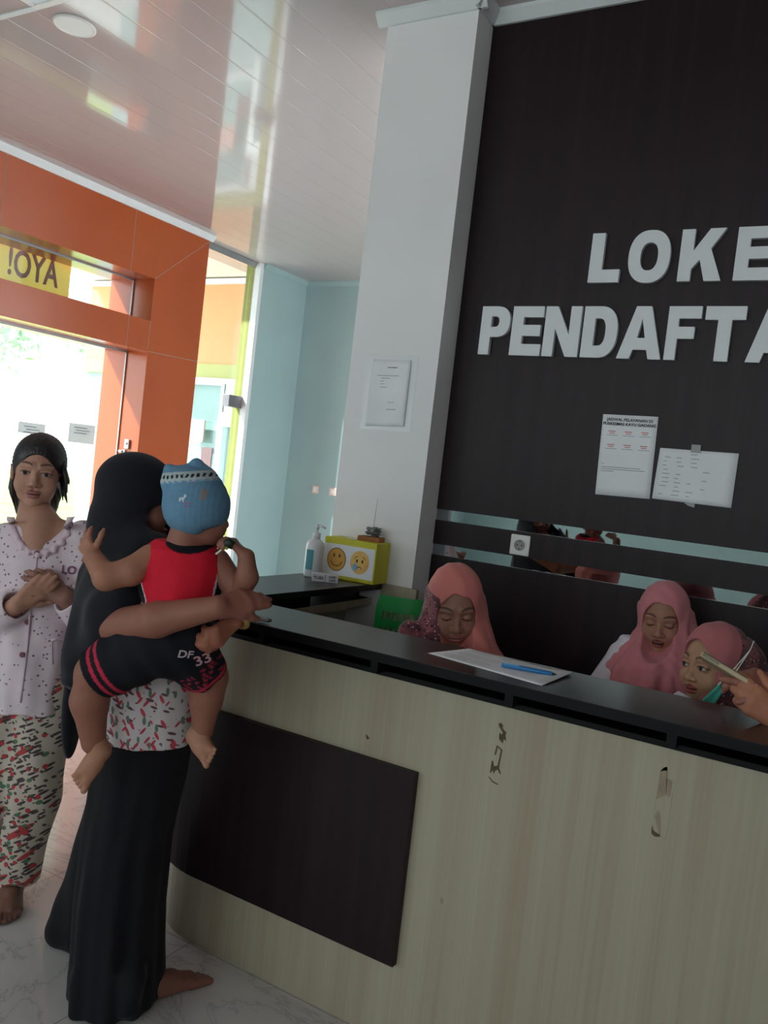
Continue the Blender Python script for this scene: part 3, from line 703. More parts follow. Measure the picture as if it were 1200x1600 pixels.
def strokes(mb, pts, w, y):
    for (a, b) in zip(pts, pts[1:]):
        d = np.array([b[0] - a[0], b[1] - a[1]]); L = np.linalg.norm(d); d /= L; nn = np.array([-d[1], d[0]]) * w / 2; e = d * w * 0.3
        q = [np.array(a) - e + nn, np.array(b) + e + nn, np.array(b) + e - nn, np.array(a) - e - nn]
        mb.add([(p[0], y, p[1]) for p in q], [(0, 1, 2, 3)])
def face(cx, cz, r, rim_col, fill, sad):
    y = -BY - 0.0016
    g = 'face_print'
    mb = MB(); disc(mb, cx, cz, r * 1.03, r * 1.13, y); o = mb.build(g, rim_col, yb)
    mb = MB(); disc(mb, cx, cz, r * 0.96, r * 1.06, y - 0.0003); mb.build('face_fill', fill, o)
    mb = MB()
    for s in (-1, 1): disc(mb, cx + s * r * 0.30, cz + r * (0.12 if sad else 0.38), r * 0.10, r * 0.19, y - 0.0006, 14)
    if sad:
        strokes(mb, [(cx + r * 0.22 * math.cos(a), cz - r * 0.62 + r * 0.2 * math.sin(a)) for a in [math.pi * t / 8 for t in range(9)]], r * 0.07, y - 0.0006)
        for s in (-1, 1): strokes(mb, [(cx + s * r * 0.26, cz + r * 0.58), (cx + s * r * 0.46, cz + r * 0.50), (cx + s * r * 0.60, cz + r * 0.30)], r * 0.06, y - 0.0006)
    else:
        strokes(mb, [(cx + r * 0.62 * math.cos(a), cz + r * 0.0 + r * 0.62 * math.sin(a)) for a in [math.pi * (1.08 + 0.84 * t / 12) for t in range(13)]], r * 0.08, y - 0.0006)
    mb.build('face_print', plain('face_brown', rgb(70, 44, 26), 0.7), o)
    if sad:
        mb = MB(); disc(mb, cx - r * 0.45, cz - r * 0.50, r * 0.24, r * 0.36, y - 0.0009, 18); mb.build('tear', plain('tear_blue', rgb(110, 175, 215), 0.5), o)
face(-0.056, 0.080, 0.043, plain('face_rim', rgb(64, 44, 30), 0.6), plain('smile_yellow', rgb(214, 158, 66), 0.6, var=0.05), False)
face(0.052, 0.082, 0.042, plain('face_rim_pale', rgb(226, 186, 110), 0.6), (lambda: streaky('sad_yellow', rgb(236, 190, 90), rgb(240, 200, 110), rgb(232, 160, 100), 0.6, 20, 20))(), True)
# bill spike with crumpled papers on a small wooden base, on top of the box
sp = empty('bill_spike', (-1.792, 3.005, ZT + BZ), 'wooden bill spike with crumpled grey slips on top of the yellow box', 'bill spike', rz=math.radians(8))
MB().box((-0.050, -0.030, 0), (0.050, 0.030, 0.020)).build('base', plain('worn_wood', rgb(150, 92, 50), 0.7, var=0.2, vscale=30), sp, bevel=0.003)
MB().tube([(0.005, 0, 0.018), (0.006, 0, 0.10), (0.009, 0, 0.178)], [0.0015, 0.0014, 0.0008], 8).build('spike', M['steel'], sp)
cr = MB(); rnd = random.Random(8)
for k in range(7):
    z = 0.021 + k * 0.0055; n = 14; ph = rnd.uniform(0, 6)
    ring = [(0.005 + (0.030 + 0.006 * math.sin(3 * t + ph) + rnd.uniform(-.004, .004)) * math.cos(t), (0.024 + 0.005 * math.sin(2 * t + ph)) * math.sin(t), z + rnd.uniform(-.004, .007)) for t in [2 * math.pi * i / n for i in range(n)]]
    cr.add(ring + [(0.005, 0, z + 0.003)], [(i, (i + 1) % n, n) for i in range(n)])
cro = cr.build('paper_slips', plain('grey_slips', rgb(120, 116, 118), 0.8, var=0.25, vscale=40), sp)
cro.modifiers.new('thickness', 'SOLIDIFY').thickness = 0.002
# slim pen near the child
a, b = px(375, 967, 2.36), px(404, 964, 2.36)
cp_ = empty('slim_clip', (-1.475, 1.885, ZT), 'slim white clip with a dark outline on the counter edge beside the child', 'clip', rz=0.15)
MB().tube([(-0.05, 0, 0.006), (-0.02, 0, 0.008), (0.035, 0, 0.008), (0.05, 0, 0.006)], [0.004, 0.006, 0.007, 0.003], 10).build('body', plain('clip_white', rgb(170, 165, 172), 0.4), cp_, smooth=True)
MB().tube([(-0.05, 0.007, 0.010), (0.02, 0.008, 0.012), (0.052, 0.004, 0.010), (0.055, -0.003, 0.008), (0.045, -0.007, 0.006)], 0.0022, 8).build('rim', M['black'], cp_, smooth=True)
# green plastic basket-backed chair behind the counter
M['green'] = plain('green_plastic', rgb(18, 140, 62), 0.35, var=0.05)
gc = empty('plastic_chair', (-1.475, 2.74, 0), 'green plastic chair with a perforated back behind the counter arm', 'chair', rz=math.radians(18))
def back_pt(u, w):
    """u -1..1 across, w 0..1 up"""
    x = 0.105 * u * (1 - 0.10 * w)
    y = 0.10 + 0.045 * w - 0.05 * (1 - u * u) * 0.3
    return np.array([x, -y * 0 - 0.02 * (1 - u * u) + 0.02 * w, 0.42 + 0.63 * w])
bk = MB(); NU, NW = 27, 43
def solid(i, j):
    if j < 12 or j > NW - 4 or i < 3 or i > NU - 4: return True
    return not ((i % 3 != 0) and (j % 4 in (1, 2)))
idx = {}
for j in range(NW):
    for i in range(NU):
        if not solid(i, j): continue
        q = []
        for (di, dj) in ((0, 0), (1, 0), (1, 1), (0, 1)):
            k = (i + di, j + dj)
            if k not in idx:
                u, w = -1 + 2 * k[0] / NU, k[1] / NW
                r = 0.0
                if w > 0.93: u *= 1 - (w - 0.93) * 1.6
                idx[k] = len(bk.v); bk.v.append(tuple(back_pt(u, w)))
            q.append(idx[k])
        bk.f.append(tuple(q))
bo = bk.build('backrest', M['green'], gc); bo.modifiers.new('thickness', 'SOLIDIFY').thickness = 0.008
sd = MB()
for s in (1,):
    for w0, w1 in zip([k / 16 for k in range(16)], [(k + 1) / 16 for k in range(16)]):
        a, b = back_pt(s, w0), back_pt(s * (1 if w1 < .94 else .9), w1); d = np.array([0.012, 0.085, -0.004])
        sd.add([a, b, b + d, a + d], [(0, 1, 2, 3)])
so_ = sd.build('side_wing', M['green'], gc); so_.modifiers.new('thickness', 'SOLIDIFY').thickness = 0.006
MB().box((-0.10, -0.30, 0.40), (0.10, 0.02, 0.425)).build('seat', M['green'], gc, bevel=0.01)
for (x, y) in ((-0.09, -0.28), (0.09, -0.28), (-0.09, 0.0), (0.09, 0.0)):
    MB().tube([(x * 0.9, y, 0.41), (x * 1.1, y * 1.05, 0.0)], [0.018, 0.013], 10).build('leg', M['green'], gc, smooth=True)
# ------------------------------------------------------------------ figures: distance-field modelling
def A3(*v): return np.array(v, float)
def unit(v): v = np.asarray(v, float); return v / (np.linalg.norm(v) + 1e-12)
RIGHT, AWAY, UP = A3(math.cos(_yaw), math.sin(_yaw), 0), A3(-math.sin(_yaw), math.cos(_yaw), 0), A3(0, 0, 1)   # level axes of the view
def frame(fwd, up=(0, 0, 1)):
    f = unit(fwd); r = unit(np.cross(f, up)); return np.stack([r, f, np.cross(r, f)], 1)
def facing(yaw, pitch):
    """yaw: degrees turned towards the picture's right from looking at the camera; pitch: degrees up"""
    y, p = math.radians(yaw), math.radians(pitch)
    return (-AWAY * math.cos(y) + RIGHT * math.sin(y)) * math.cos(p) + UP * math.sin(p)

class Vol:
    def __init__(s, lo, hi, h):
        s.lo = np.asarray(lo, float); s.h = h
        n = np.ceil((np.asarray(hi, float) - s.lo) / h).astype(int) + 1
        s.ax = [(s.lo[i] + h * np.arange(n[i])).astype(np.float32) for i in range(3)]
        s.D = np.full(n, 0.5, np.float32)
    def sl(s, lo, hi):
        o = []
        for i in range(3):
            a = int(max(0, math.floor((lo[i] - s.lo[i]) / s.h))); b = int(min(s.D.shape[i], math.ceil((hi[i] - s.lo[i]) / s.h) + 1))
            if b <= a: return None
            o.append(slice(a, b))
        return tuple(o)
    def put(s, lo, hi, fn, k=0.01, op='+'):
        m = k + 3 * s.h
        sl = s.sl(np.asarray(lo) - m, np.asarray(hi) + m)
        if sl is None: return s
        X, Y, Z = s.ax[0][sl[0]][:, None, None], s.ax[1][sl[1]][None, :, None], s.ax[2][sl[2]][None, None, :]
        d = fn(X, Y, Z); a = s.D[sl]
        if op == '-': a, d = -a, d
        if k > 0:
            hh = np.clip(0.5 + 0.5 * (d - a) / k, 0, 1)
            r = d * (1 - hh) + a * hh - k * hh * (1 - hh)
        else: r = np.minimum(a, d)
        s.D[sl] = -r if op == '-' else r
        return s
    def rc(s, a, b, ra, rb, k=0.01, op='+'):
        a, b = np.asarray(a, float), np.asarray(b, float); ba = b - a; l2 = max(1e-9, ba @ ba); R = max(ra, rb)
        def fn(X, Y, Z):
            px_, py_, pz_ = X - a[0], Y - a[1], Z - a[2]
            t = np.clip((px_ * ba[0] + py_ * ba[1] + pz_ * ba[2]) / l2, 0, 1)
            return np.sqrt((px_ - ba[0] * t) ** 2 + (py_ - ba[1] * t) ** 2 + (pz_ - ba[2] * t) ** 2) - (ra + (rb - ra) * t)
        return s.put(np.minimum(a, b) - R, np.maximum(a, b) + R, fn, k, op)
    def ell(s, c, r, R=None, k=0.01, op='+'):
        c, r = np.asarray(c, float), np.asarray(r, float); R = np.eye(3) if R is None else R
        ext = np.sqrt(((R * r) ** 2).sum(1))
        def fn(X, Y, Z):
            p = (X - c[0], Y - c[1], Z - c[2])
            q = [p[0] * R[0, i] + p[1] * R[1, i] + p[2] * R[2, i] for i in range(3)]
            k0 = np.sqrt(sum((q[i] / r[i]) ** 2 for i in range(3))); k1 = np.sqrt(sum((q[i] / r[i] ** 2) ** 2 for i in range(3)))
            return k0 * (k0 - 1) / (k1 + 1e-6)
        return s.put(c - ext, c + ext, fn, k, op)
    def loft(s, rows, k=0.01, fold=None, op='+', ax=RIGHT, ay=AWAY):
        """rows: (centre, rx, ry) from top to bottom; axes ax, ay level; fold(theta, t) scales the radius"""
        rows = sorted(rows, key=lambda r: r[0][2])
        zs = np.array([r[0][2] for r in rows]); C = np.array([r[0] for r in rows]); RX = np.array([r[1] for r in rows]); RY = np.array([r[2] for r in rows])
        m = max(RX.max(), RY.max()) * 1.25
        def fn(X, Y, Z):
            z = Z[0, 0, :]
            zi = np.clip(z, zs[0], zs[-1]); it = lambda v: np.interp(zi, zs, v).astype(np.float32)[None, None, :]
            dx, dy = X - it(C[:, 0]), Y - it(C[:, 1])
            u, w = dx * ax[0] + dy * ax[1], dx * ay[0] + dy * ay[1]
            rx, ry = it(RX), it(RY)
            q = np.sqrt((u / rx) ** 2 + (w / ry) ** 2) + 1e-5
            ln = np.sqrt(u * u + w * w)
            f = 1.0
            if fold is not None: f = 1 + fold(np.arctan2(w / ry, u / rx), ((zs[-1] - zi) / (zs[-1] - zs[0]))[None, None, :])
            d = (ln - ln / q * f) * 0.8
            cz = np.maximum(zs[0] - Z, Z - zs[-1])
            return np.maximum(d, cz)
        return s.put(C.min(0) - m * np.array([1, 1, 0]), C.max(0) + m * np.array([1, 1, 0]), fn, k, op)
    def field(s, fn):
        s.D += fn(s.ax[0][:, None, None], s.ax[1][None, :, None], s.ax[2][None, None, :]).astype(np.float32); return s
    def half(s, p, n):
        """cut away everything on the side the normal n points to"""
        def fn(X, Y, Z): return -((X - p[0]) * n[0] + (Y - p[1]) * n[1] + (Z - p[2]) * n[2])
        return s.put(s.lo, s.lo + np.array(s.D.shape) * s.h, fn, 0.004, '-')
    def mesh(s, it=2):
        D = s.D; S = D < 0
        n = np.array(D.shape) - 1
        offs = [(i, j, k) for i in (0, 1) for j in (0, 1) for k in (0, 1)]
        cnt = np.zeros(n, np.int8)
        for o in offs: cnt += S[o[0]:o[0] + n[0], o[1]:o[1] + n[1], o[2]:o[2] + n[2]]
        I = np.argwhere((cnt > 0) & (cnt < 8))
        ids = np.full(n, -1, np.int64); ids[I[:, 0], I[:, 1], I[:, 2]] = np.arange(len(I))
        V = [D[I[:, 0] + o[0], I[:, 1] + o[1], I[:, 2] + o[2]] for o in offs]
        pos = np.zeros((len(I), 3)); c = np.zeros(len(I))
        for a in range(8):
            for b in range(a + 1, 8):
                oa, ob = np.array(offs[a]), np.array(offs[b])
                if np.abs(oa - ob).sum() != 1: continue
                m = (V[a] < 0) != (V[b] < 0)
                t = V[a][m] / (V[a][m] - V[b][m]); pos[m] += oa + t[:, None] * (ob - oa); c[m] += 1
        P = s.lo + s.h * (I + pos / c[:, None])
        F = []
        for ax in range(3):
            b_, c_ = (ax + 1) % 3, (ax + 2) % 3
            sa = [slice(None)] * 3; sb = [slice(None)] * 3
            sa[ax], sb[ax] = slice(0, -1), slice(1, None)
            for q in (b_, c_): sa[q] = sb[q] = slice(1, -1)
            s0, s1 = S[tuple(sa)], S[tuple(sb)]
            E_ = np.argwhere(s0 != s1)
            if not len(E_): continue
            fl = s0[E_[:, 0], E_[:, 1], E_[:, 2]]
            E_ = E_.copy(); E_[:, b_] += 1; E_[:, c_] += 1
            def gid(db, dc):
                q = E_.copy(); q[:, b_] += db; q[:, c_] += dc; return ids[q[:, 0], q[:, 1], q[:, 2]]
            Q = np.stack([gid(-1, -1), gid(0, -1), gid(0, 0), gid(-1, 0)], 1)
            Q[~fl] = Q[~fl][:, ::-1]; F.append(Q)
        F = np.concatenate(F); F = F[(F >= 0).all(1)]
        for _ in range(it):
            acc = np.zeros_like(P); w = np.zeros(len(P))
            for i in range(4):
                a, b = F[:, i], F[:, (i + 1) % 4]
                for q in range(3): acc[:, q] += np.bincount(a, P[b, q], len(P)) + np.bincount(b, P[a, q], len(P))
                w += np.bincount(a, minlength=len(P)) + np.bincount(b, minlength=len(P))
            P = 0.5 * P + 0.5 * acc / np.maximum(w, 1)[:, None]
        return P, F
def near_ell(P, c, r): return (((P - np.array(c)) / np.array(r)) ** 2).sum(1)
def join(parts):
    Ps, Fs, Cs, o = [], [], [], 0
    for P, F, C in parts: Ps.append(P); Fs.append(F + o); Cs.append(C); o += len(P)
    return np.concatenate(Ps), np.concatenate(Fs), np.concatenate(Cs)
def fig_mesh(name, P, F, mat, root, colors=None, mask=None):
    me = bpy.data.meshes.new(name)
    P = np.asarray(P) - np.array(root.location)
    me.vertices.add(len(P)); me.vertices.foreach_set('co', P.astype(np.float32).ravel())
    me.loops.add(F.size); me.loops.foreach_set('vertex_index', F.astype(np.int32).ravel())
    me.polygons.add(len(F)); me.polygons.foreach_set('loop_start', np.arange(0, F.size, 4, dtype=np.int32))
    me.polygons.foreach_set('use_smooth', np.ones(len(F), bool))
    me.update(calc_edges=True)
    if colors is not None:
        a = me.color_attributes.new('Col', 'FLOAT_COLOR', 'POINT'); a.data.foreach_set('color', np.c_[colors[:, :3], np.ones(len(colors))].astype(np.float32).ravel())
    if mask is not None:
        a = me.attributes.new('Mask', 'FLOAT', 'POINT'); a.data.foreach_set('value', mask.astype(np.float32))
    me.materials.append(mat)
    o = bpy.data.objects.new(name, me); COL.objects.link(o); o.parent = root
    return o
def lin(c): return np.array(c[:3])
def flat(n, c): return np.tile(lin(c), (n, 1))

HAIR = rgb(38, 30, 30)
def head_part(o, R, s, skin, lips, brow=HAIR, eye=0.9, gaze=0.0, h=0.0022, neck=True, child=False, mouth=0.0):
    """head in its own axes (x to the figure's right, y forward, z up), then placed; returns verts, faces, colours"""
    v = Vol((-.10, -.125, -.20), (.10, .13, .135), h)
    v.ell((0, -.012, .036), (.074, .092, .083), k=.0)
    v.ell((0, .026, -.016), (.064, .062, .082), k=.02)
    v.ell((0, .032, -.064), (.054 if not child else .060, .050, .043), k=.022)
    v.ell((0, .066, -.096), (.020, .017, .015), k=.020)
    for x in (-1, 1):
        v.ell((x * .037, .058, -.036), (.027, .026, .030), k=.016)
        v.rc((x * .014, .083, .027), (x * .044, .071, .024), .0075, .007, k=.014)
        v.ell((x * .077, -.008, -.005), (.009, .019, .031), k=.008)
    v.rc((0, .082, .010), (0, .097, -.024), .006, .0095, k=.014)
    v.ell((0, .0985, -.030), (.0130, .0115, .0100), k=.007)
    for x in (-1, 1):
        v.ell((x * .0135, .091, -.033), (.0090, .0095, .0075), k=.005)
        v.ell((x * .032, .095, .004), (.018, .013, .0105), k=.012, op='-')
        v.ell((x * .0315, .0725, .003), (.0160, .0150, .0130), k=.003)
        if eye > .3: v.rc((x * .019, .0845, .0105), (x * .045, .0790, .0095), .0030, .0030, k=.005)
    mo = mouth * .004
    v.ell((0, .0865, -.0575 + mo * .3), (.0225, .0125, .0062), k=.004)
    v.ell((0, .0855, -.0695 - mo), (.0190, .0125, .0078), k=.004)
    v.ell((0, .1030, -.0635 - mo * .4), (.0215, .012, .0016 + mo), k=.003, op='-')
    v.ell((0, .093, -.048), (.0045, .010, .007), k=.006, op='-')
    if neck: v.rc((0, -.022, -.06), (0, -.045, -.20), .050, .054, k=.02)
    P, F = v.mesh(1)
    C = flat(len(P), skin)
    x, y, z = np.abs(P[:, 0]), P[:, 1], P[:, 2]; fr = y > .05
    def paint(m, c, a=1.0): C[m] = C[m] * (1 - a) + lin(c) * a
    lm = (near_ell(P, (0, .095, -.0578), (.0230, .03, .0068)) < 1) | (near_ell(P, (0, .095, -.0695 - mo), (.0190, .03, .0080)) < 1)
    paint(lm & fr, lips, .85)
    paint(fr & (np.abs(z + .0635 + mo * .4) < .0014 + mo) & (x < .020) & (y > .078), rgb(74, 38, 38))
    zb = .0300 + .0050 * (1 - ((x - .032) / .020) ** 2)
    paint(fr & (x > .013) & (x < .051) & (np.abs(z - zb) < .0031 - .0016 * np.clip((x - .03) / .02, 0, 1)), brow, .75)
    u = (x - .0318) / .0155
    ze = .003
    half_ = .0072 * eye * np.clip(1 - u * u, 0, 1)
    inside = fr & (np.abs(u) < 1) & (z < ze + half_) & (z > ze - .0058 * np.clip(1 - u * u, 0, 1))
    if eye > .3:
        paint(inside, rgb(188, 178, 172))
        xi = P[:, 0] - np.sign(P[:, 0]) * .0318 - gaze * .005
        paint(inside & (xi ** 2 + (z - ze - .0008) ** 2 < .0068 ** 2), rgb(30, 20, 18))
        paint(fr & (np.abs(u) < 1.12) & (np.abs(z - (ze + half_ + .0006)) < .0018), rgb(28, 21, 21), .95)
        paint(fr & (np.abs(u) < 1.0) & (np.abs(z - (ze - .0062 * np.clip(1 - u * u, 0, 1))) < .0010), rgb(80, 54, 48), .6)
    else:
        zl = ze - .0050 + .0035 * u * u
        paint(fr & (np.abs(u) < 1.05) & (np.abs(z - zl) < .0019), rgb(30, 22, 22), .95)
        paint(fr & (np.abs(u) < 1.0) & (np.abs(z - (ze + .0090 - .003 * u * u)) < .0010), rgb(90, 62, 54), .5)
    paint(fr & (np.sqrt((x - .0075) ** 2 + (z + .0385) ** 2) < .0032), rgb(60, 34, 30), .75)
    return np.asarray(o) + s * (P @ R.T), F, C
def placed(v, o, R, s, it=2):
    P, F = v.mesh(it); return np.asarray(o) + s * (P @ R.T), F, P

def hand_prims(o, fdir, back, side, s=1.0, curl=(.35, .4, .45, .5), spread=.10, thumb=(.9, .5)):
    """o: wrist; fdir: towards the fingertips; back: normal of the back of the hand; side +1/-1: where the thumb lies"""
    f = unit(fdir); b = unit(np.asarray(back) - f * (np.asarray(back) @ f)); t = np.cross(f, b) * side
    W = lambda x, y, z: np.asarray(o) + s * (t * x + f * y + b * z)
    out = []
    kx = (.027, .0095, -.008, -.025); ky = (.083, .088, .084, .076); ln = (.070, .078, .072, .056); rr = (.0085, .0088, .0083, .0073)
    for i in range(4):
        out.append((W(kx[i] * .55, .008, 0), W(kx[i], ky[i], 0), s * .0135, s * .0112))
    for i in range(4):
        ang = spread * (1.5 - i); p = W(kx[i], ky[i], 0); a = 0.0
        for j, fr_ in enumerate((.45, .31, .24)):
            a += curl[i] * (1.0, 1.25, .7)[j]
            d = (f * math.cos(a) - b * math.sin(a)) ; d = unit(d * 1.0 + t * math.sin(ang) * math.cos(a))
            q = p + d * s * ln[i] * fr_; r0 = s * rr[i] * (1 - .10 * j); out.append((p, q, r0, r0 * .92)); p = q
    p = W(.020, .020, -.004); a = thumb[0]
    d = unit(t * math.sin(a) + f * math.cos(a) - b * .35 * thumb[1])
    for j, L in enumerate((.042, .032, .026)):
        q = p + d * s * L; r0 = s * (.0125, .0102, .0092)[j]; out.append((p, q, r0, r0 * .9)); p = q
        d = unit(d + f * .35 * thumb[1] - b * .45 * thumb[1])
    return out
def limbs_part(prims, skin, h, k=.010, it=2, extra=None):
    pts = np.array([q for p in prims for q in (p[0], p[1])]); R = max(max(p[2], p[3]) for p in prims) + 4 * h
    v = Vol(pts.min(0) - R, pts.max(0) + R, h)
    for p in prims: v.rc(p[0], p[1], p[2], p[3], k if len(p) < 5 else p[4])
    P, F = v.mesh(it)
    return P, F, flat(len(P), skin)
def foot_prims(heel, toe, s=1.0):
    d = unit(np.asarray(toe) - heel); n = unit(np.cross(d, (0, 0, 1))); L = np.linalg.norm(np.asarray(toe) - heel)
    z = A3(0, 0, 1); h = np.asarray(heel, float)
    o = [(h + z * .028 * s, h + d * L * .45 + z * .035 * s, .030 * s, .030 * s), (h + d * L * .3 + z * .034 * s, h + d * L * .72 + z * .020 * s, .034 * s, .022 * s),
         (h + d * L * .3 + n * .014 * s + z * .026 * s, h + d * L * .74 + n * .022 * s + z * .016 * s, .024 * s, .016 * s), (h + d * L * .3 - n * .012 * s + z * .026 * s, h + d * L * .70 - n * .024 * s + z * .015 * s, .024 * s, .015 * s),
         (h + z * .03 * s, h - d * .0 + z * .11 * s, .030 * s, .034 * s)]
    for i, (w, l, r) in enumerate(((.030, 1.0, .012), (.014, 1.0, .0095), (.001, .97, .009), (-.012, .93, .0085), (-.024, .87, .008))):
        o.append((h + d * L * .70 + n * w * s + z * .014 * s, h + d * L * (l - .03) + n * w * 1.08 * s + z * .011 * s, r * s, r * .9 * s, .004))
    return o
def rows_px(lst, D=None):
    """(y, xl, xr, depth, ry): outline rows of a garment"""
    o = []
    for y, xl, xr, d, ry in lst:
        c = px((xl + xr) / 2, y, d); o.append((c, (xr - xl) / 2 * d / F_PX, ry))
    return o
def vol_for(rows, h, pad=.06, more=()):
    pts = [r[0] + s * max(r[1], r[2]) * np.array([1, 1, 0]) for r in rows for s in (-1, 1)] + [np.asarray(m) for m in more]
    pts = np.array(pts); return Vol(pts.min(0) - pad, pts.max(0) + pad, h)

# fabrics
def leafy(nt, c, sc, rot, thr, pick):
    """leaf shaped spots: stretched cells, some of them left out"""
    m0 = nd(nt, 'ShaderNodeMapping'); m00 = nd(nt, 'ShaderNodeMapping'); nt.links.new(c, m00.inputs[0]); m00.inputs['Rotation'].default_value = (0, 0, -_yaw); nt.links.new(m00.outputs[0], m0.inputs[0]); m0.inputs['Rotation'].default_value = rot
    m = nd(nt, 'ShaderNodeMapping'); nt.links.new(m0.outputs[0], m.inputs[0]); m.inputs['Scale'].default_value = sc
    vo = nd(nt, 'ShaderNodeTexVoronoi', Scale=1.0); vo.feature = 'F1'; vo.inputs['Randomness'].default_value = 0.8
    nt.links.new(m.outputs[0], vo.inputs['Vector'])
    bw = nt.nodes.new('ShaderNodeSeparateColor'); nt.links.new(vo.outputs['Color'], bw.inputs[0])
    a = nd(nt, 'ShaderNodeMath', operation='LESS_THAN'); a.inputs[1].default_value = thr; nt.links.new(vo.outputs['Distance'], a.inputs[0])
    b = nd(nt, 'ShaderNodeMath', operation='LESS_THAN'); b.inputs[1].default_value = pick; nt.links.new(bw.outputs[0], b.inputs[0])
    q = nd(nt, 'ShaderNodeMath', operation='MULTIPLY'); nt.links.new(a.outputs[0], q.inputs[0]); nt.links.new(b.outputs[0], q.inputs[1])
    return q.outputs[0]
def cloth(name, base, prints=(), rough=0.85, sheen=0.1):
    m, nt, b = new_mat(name)
    c = coords(nt)
    n = nd(nt, 'ShaderNodeTexNoise', Scale=25.0, Detail=2.0); nt.links.new(c, n.inputs['Vector'])
    col = ramp(nt, n.outputs[0], [(0.3, tuple(x * .94 for x in base[:3])), (0.7, base)])
    for (sc, rot, thr, pick, pc) in prints: col = mix(nt, leafy(nt, c, sc, rot, thr, pick), col, pc)
    nt.links.new(col, b.inputs['Base Color'])
    b.inputs['Roughness'].default_value = rough; b.inputs['Specular IOR Level'].default_value = 0.2; b.inputs['Sheen Weight'].default_value = sheen
    w = nd(nt, 'ShaderNodeTexNoise', Scale=14.0, Detail=3.0); nt.links.new(c, w.inputs['Vector']); bump(nt, b, w.outputs[0], 0.35, 0.006)
    return m
def hijab_mat(name, base, prints):
    """plain cloth with a printed border where the Mask says so"""
    m, nt, b = new_mat(name)
    c = coords(nt)
    at = nt.nodes.new('ShaderNodeAttribute'); at.attribute_name = 'Mask'
    n = nd(nt, 'ShaderNodeTexNoise', Scale=16.0, Detail=2.0); nt.links.new(c, n.inputs['Vector'])
    pl = ramp(nt, n.outputs[0], [(0.3, tuple(x * .93 for x in base[:3])), (0.7, base)])
    col = ramp(nt, n.outputs[0], [(0.42, rgb(92, 52, 62)), (0.58, rgb(150, 88, 92))])
    for (sc, rot, thr, pick, pc) in prints: col = mix(nt, leafy(nt, c, sc, rot, thr, pick), col, pc)
    nt.links.new(mix(nt, at.outputs['Fac'], pl, col), b.inputs['Base Color'])
    b.inputs['Roughness'].default_value = 0.8; b.inputs['Specular IOR Level'].default_value = 0.25; b.inputs['Sheen Weight'].default_value = 0.15
    return m
M['skin'] = vcol_mat('skin', 0.55, 0.35)
M['knit'] = vcol_mat('knit', 0.95, 0.1, weave=260)
M['tank'] = vcol_mat('jersey', 0.8, 0.2)
M['black_cloth'] = cloth('black_cloth', rgb(22, 21, 26), sheen=0.05)
M['khimar'] = cloth('black_khimar', rgb(27, 26, 34), sheen=0.12)
M['shorts'] = vcol_mat('black_shorts', 0.85, 0.2)
M['hair'] = streaky('dark_hair', rgb(24, 20, 22), rgb(34, 28, 30), rgb(48, 40, 42), 0.45, 60, 6)
M['floral'] = cloth('floral_blouse', rgb(206, 196, 198), [((70, 8, 22), (0, .5, 0), .30, .80, rgb(190, 72, 86)), ((74, 8, 24), (0, -.6, 0), .28, .75, rgb(182, 66, 80)), ((80, 8, 28), (0, 1.2, 0), .30, .55, rgb(104, 74, 84)), ((72, 8, 28), (0, .1, 0), .30, .5, rgb(100, 124, 112)), ((60, 8, 60), (0, 0, 0), .18, .4, rgb(120, 70, 84))])
M['pyjama'] = cloth('dotted_pyjama', rgb(222, 204, 212), [((60, 10, 60), (0, .3, 0), .20, 1.0, rgb(128, 96, 112))])
M['batik'] = cloth('batik_trousers', rgb(190, 178, 166), [((7, 4, 34), (0, .6, 0), .36, .60, rgb(166, 64, 66)), ((24, 6, 80), (0, .45, 0), .36, .85, rgb(72, 64, 64)), ((40, 6, 40), (0, .7, 0), .32, .55, rgb(176, 62, 66)), ((28, 6, 38), (0, .5, 0), .28, .32, rgb(78, 116, 88)), ((70, 8, 50), (0, .9, 0), .30, .55, rgb(88, 76, 74))])
FLK = [((70, 70, 70), (.2, .4, .1), .30, .55, rgb(44, 30, 44)), ((85, 85, 85), (.7, .1, .5), .22, .55, rgb(214, 190, 196)), ((50, 50, 90), (.1, .9, .3), .22, .35, rgb(96, 100, 130))]
M['hijab_salmon'] = hijab_mat('salmon_hijab', rgb(208, 122, 116), FLK)
M['hijab_rose'] = hijab_mat('rose_hijab', rgb(206, 128, 136), FLK)
M['hijab_mauve'] = hijab_mat('mauve_hijab', rgb(184, 108, 112), FLK)
M['white_cloth'] = cloth('white_uniform', rgb(222, 216, 226))
M['blue_cloth'] = cloth('grey_blue_shirt', rgb(110, 120, 140))
SKIN_A, SKIN_B, SKIN_C = rgb(172, 122, 98), rgb(146, 94, 78), rgb(184, 136, 116)
LIP = rgb(150, 78, 76)
# ------------------------------------------------------------------ woman in the long black veil, seen from behind
wr = empty('person', tuple(A3(-1.62, 1.74, 0)), 'woman in long black veil and skirt seen from behind, holding a child on her hip', 'person', 'people at the counter')
hc, hR = px(216, 783, 2.30), frame(RIGHT * .93 + AWAY * .30 - UP * .18)
parts = [head_part(hc, hR, .98, SKIN_B, LIP, h=.003)]
e1, w1_ = px(182, 978, 2.08), px(340, 949, 1.935)
pr = [(px(226, 885, 2.24), e1, .040, .038), (e1, px(246, 968, 1.965), .043, .041), (px(246, 968, 1.965), w1_, .041, .0265)]
pr += hand_prims(w1_, px(388, 936, 1.985) - w1_, -AWAY * .8 + UP * .45, 1, .88, (.10, .14, .2, .26), .02, (.35, .5))
parts.append(limbs_part(pr, SKIN_B, .0028, .012))
w2 = px(366, 966, 2.045)
pr = [(px(318, 900, 2.42), px(352, 945, 2.34), .046, .040), (px(352, 945, 2.34), w2, .040, .027)]
